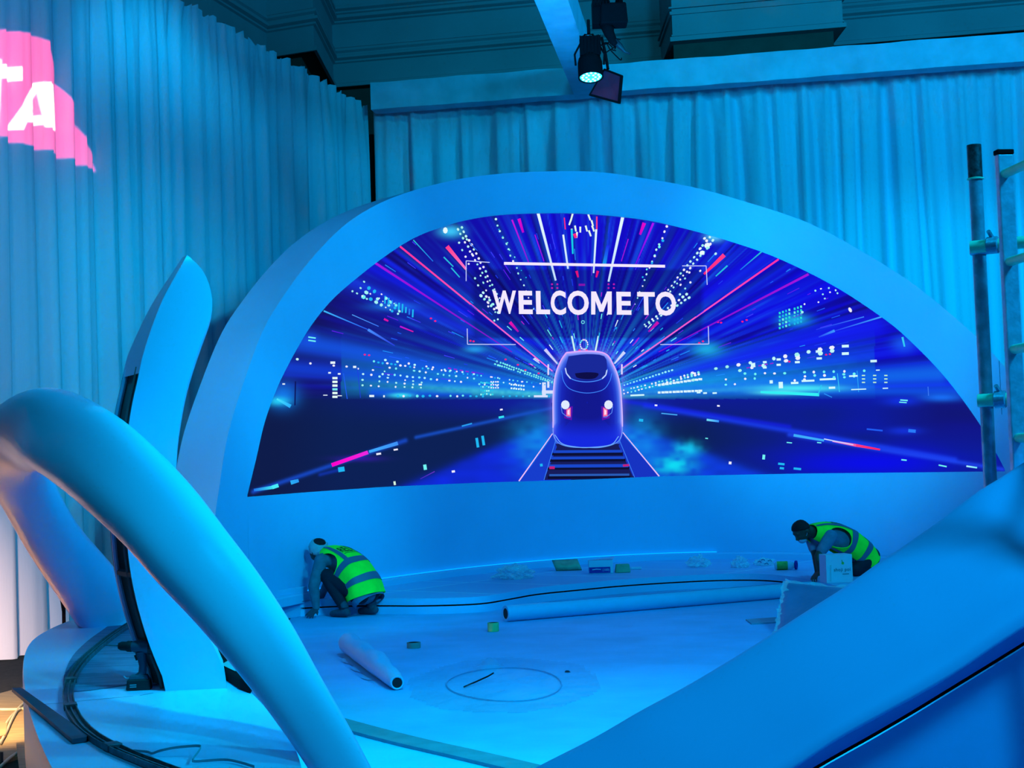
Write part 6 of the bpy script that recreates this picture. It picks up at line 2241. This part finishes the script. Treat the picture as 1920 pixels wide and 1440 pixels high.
# head cloth: pale wrap with hair on the crown
def cap(name, c, r, axis, a0, a1, m, parent, squash=(1, 1, 1), n=28, rings_=10, bumpy=.0):
    axis = Vector(axis).normalized()
    ref = Vector((0, 1, 0)) if abs(axis.y) < .9 else Vector((1, 0, 0))
    w_ = (ref - axis * ref.dot(axis)).normalized(); q_ = axis.cross(w_)
    vs = []
    for i in range(rings_ + 1):
        al = math.radians(a0 + (a1 - a0) * i / rings_)
        for k in range(n):
            b_ = 2 * math.pi * k / n
            rr = r * (1 + bumpy * noise.noise(Vector((math.cos(b_) * 3, math.sin(b_) * 3, al * 3))))
            v = axis * math.cos(al) * rr + (w_ * math.cos(b_) + q_ * math.sin(b_)) * math.sin(al) * rr
            vs.append(Vector(c) + Vector((v.x * squash[0], v.y * squash[1], v.z * squash[2])))
    fs = [(i * n + k, i * n + (k + 1) % n, (i + 1) * n + (k + 1) % n, (i + 1) * n + k) for i in range(rings_) for k in range(n)]
    mb = MB(); mb.add(vs, fs)
    o = mb.build(name, m, parent, smooth=True)
    sd = o.modifiers.new('t', 'SOLIDIFY'); sd.thickness = .008
    return o


hw = PA + hd
axc = Vector((.25, -.45, .85))
cap('hair', hw + Z * .008, .104, axc, 1, 48, M_hair, pa_, bumpy=.05)
o = cap('head_cloth', hw + Z * .0, .112, axc, 40, 108, M_cloth, pa_, bumpy=.10)
o['label'] = 'pale cloth wrapped round the head'
cap('neck_cloth', hw + Vector((.07, -.06, -.075)), .085, Vector((.6, -.4, .3)), 10, 95, M_cloth, pa_, bumpy=.12)

# ---- worker two: kneeling on the platform at the right
PB = onz(1602, 1079, STAGE_Z)
pb_ = thing('person', 'bare headed person kneeling on the platform behind the white carton in neon green vest', 'person', tuple(PB))
F = Vector((-.88, -.47, 0)); LT = Vector((.47, -.88, 0))
def U(u, l, z): return F * u + LT * l + Z * z
def pxb(px, l, z):            # point whose sideways position follows the profile
    X = (px - 1612) * .00635
    u = (X - LT.x * l) / F.x
    return U(u, l, z)
hipc = pxb(1636, 0, .21); waist = pxb(1615, 0, .32); chest = pxb(1580, 0, .44); mid = pxb(1550, 0, .50)
ch = []
ch.append(([(hipc, .145), (waist, .135), (chest, .14), (mid, .125)], 1))
ch.append(([(hipc + LT * .07, .13), (hipc - LT * .07, .13)], 2))
shL = mid + LT * .18 + F * .03 - Z * .02; shR = mid - LT * .18 + F * .03
ch.append(([(shL, .08), (mid, .10), (shR, .08)], 1))
hpos = onz(1535, 1089, STAGE_Z) - PB
wrL = Vector((hpos.x + .03, hpos.y + .06, .10))
elL = Vector((wrL.x - .005, (wrL.y + shL.y) / 2 - .03, .27))
ch.append(([(shL, .082), (shL.lerp(elL, .5), .068), (shL.lerp(elL, .72), .062)], 1))
ch.append(([(shL.lerp(elL, .72), .052), (elL, .042), (elL.lerp(wrL, .35), .042), (wrL, .028)], 0))
elR = Vector((wrL.x + .02, wrL.y + .34, .27)); wrR = Vector((wrL.x + .02, wrL.y + .26, .07))
ch.append(([(shR, .08), (elR.lerp(shR, .3), .06)], 1))
ch.append(([(elR.lerp(shR, .3), .05), (elR, .042), (wrR, .028)], 0))
ch += hand(wrL, (-.60, -.42, -.46), (-.4, -.3, -.8), 1, 0, curl=.35, spread=2.2)
ch += hand(wrR, (-.40, -.45, -.35), (-.2, -.4, -.8), 1, 0, curl=.4)
for s_ in (1, -1):
    kn = U(-.02 + .10, .12 * s_, .075); an = U(-.36, .12 * s_, .065)
    ch.append(([(hipc + LT * .09 * s_, .115), (kn, .072)], 2))
    ch.append(([(kn, .068), (kn.lerp(an, .4), .06), (an, .042)], 2))
    ch.append(([(an, .045), (an - F * .06 - Z * .02, .042), (an - F * .12 + Z * .01 - Z * .03, .032)], 4))
hd = pxb(1507, 0, .575)
ch.append(([(mid + F * .06 + Z * .02, .075), (hd - F * .03 - Z * .02, .06)], 0))
dn = (F * .75 - Z * .66).normalized(); upn = (F * .66 + Z * .75).normalized()   # face direction and crown direction
ch.append(([(hd, .100), (hd - upn * .05 + dn * .03, .084), (hd - upn * .095 + dn * .045, .050)], 0))
ch.append(([(hd + dn * .095 - upn * .02, .014), (hd + dn * .122 - upn * .045, .017)], 0))
ch.append(([(hd + dn * .10 - upn * .075, .018), (hd + dn * .10 - upn * .085, .018)], 0))
ch.append(([(hd + dn * .088 + upn * .01 + LT * .03, .02), (hd + dn * .088 + upn * .01 - LT * .03, .02)], 0))
for s_ in (1, -1):
    ch.append(([(hd + LT * .098 * s_ - upn * .02, .020), (hd + LT * .098 * s_ - upn * .05, .015)], 0))
bo = body_mesh('body', ch, pb_, PB)
for m in (M_skin, M_sleeve2, M_pants, M_skin, M_shoe, M_glove):
    bo.data.materials.append(m)
rings = [(pxb(1637, 0, .15), .205, .165), (pxb(1622, 0, .27), .205, .165), (pxb(1597, 0, .385), .205, .165), (pxb(1570, 0, .465), .205, .16), (pxb(1546, 0, .505), .19, .14), (pxb(1526, 0, .535), .12, .085)]
TS[0] = -1
vest_build(pb_, PB, rings, LT, 'RELY')
hw = PB + hd
cap('hair', hw, .107, (upn * .9 - dn * .5), 0, 88, M_hair, pb_, bumpy=.05)
o = cap('face_mask', hw - upn * .085 + dn * .055, .062, (dn - upn * .25), 0, 85, M_maskc, pb_)
o['label'] = 'pale face mask pulled down to the chin'
for s_ in (1, -1):
    mb = MB()
    mb.tube([hw + LT * .10 * s_ - upn * .02, hw + LT * .095 * s_ - upn * .05 + dn * .03, hw + LT * .055 * s_ - upn * .08 + dn * .06], .0025, n=6)
    mb.build('mask_strap', M_maskc, pb_)

# origins of single meshes at their base
for o in list(COL.objects):
    if o.type == 'MESH' and o.parent is None and not o.children:
        me = o.data
        n_ = len(me.vertices)
        co = np.zeros(n_ * 3); me.vertices.foreach_get('co', co); co = co.reshape(-1, 3)
        c = np.array([(co[:, 0].min() + co[:, 0].max()) / 2, (co[:, 1].min() + co[:, 1].max()) / 2, co[:, 2].min()])
        co -= c
        me.vertices.foreach_set('co', co.reshape(-1)); me.update()
        o.location = c
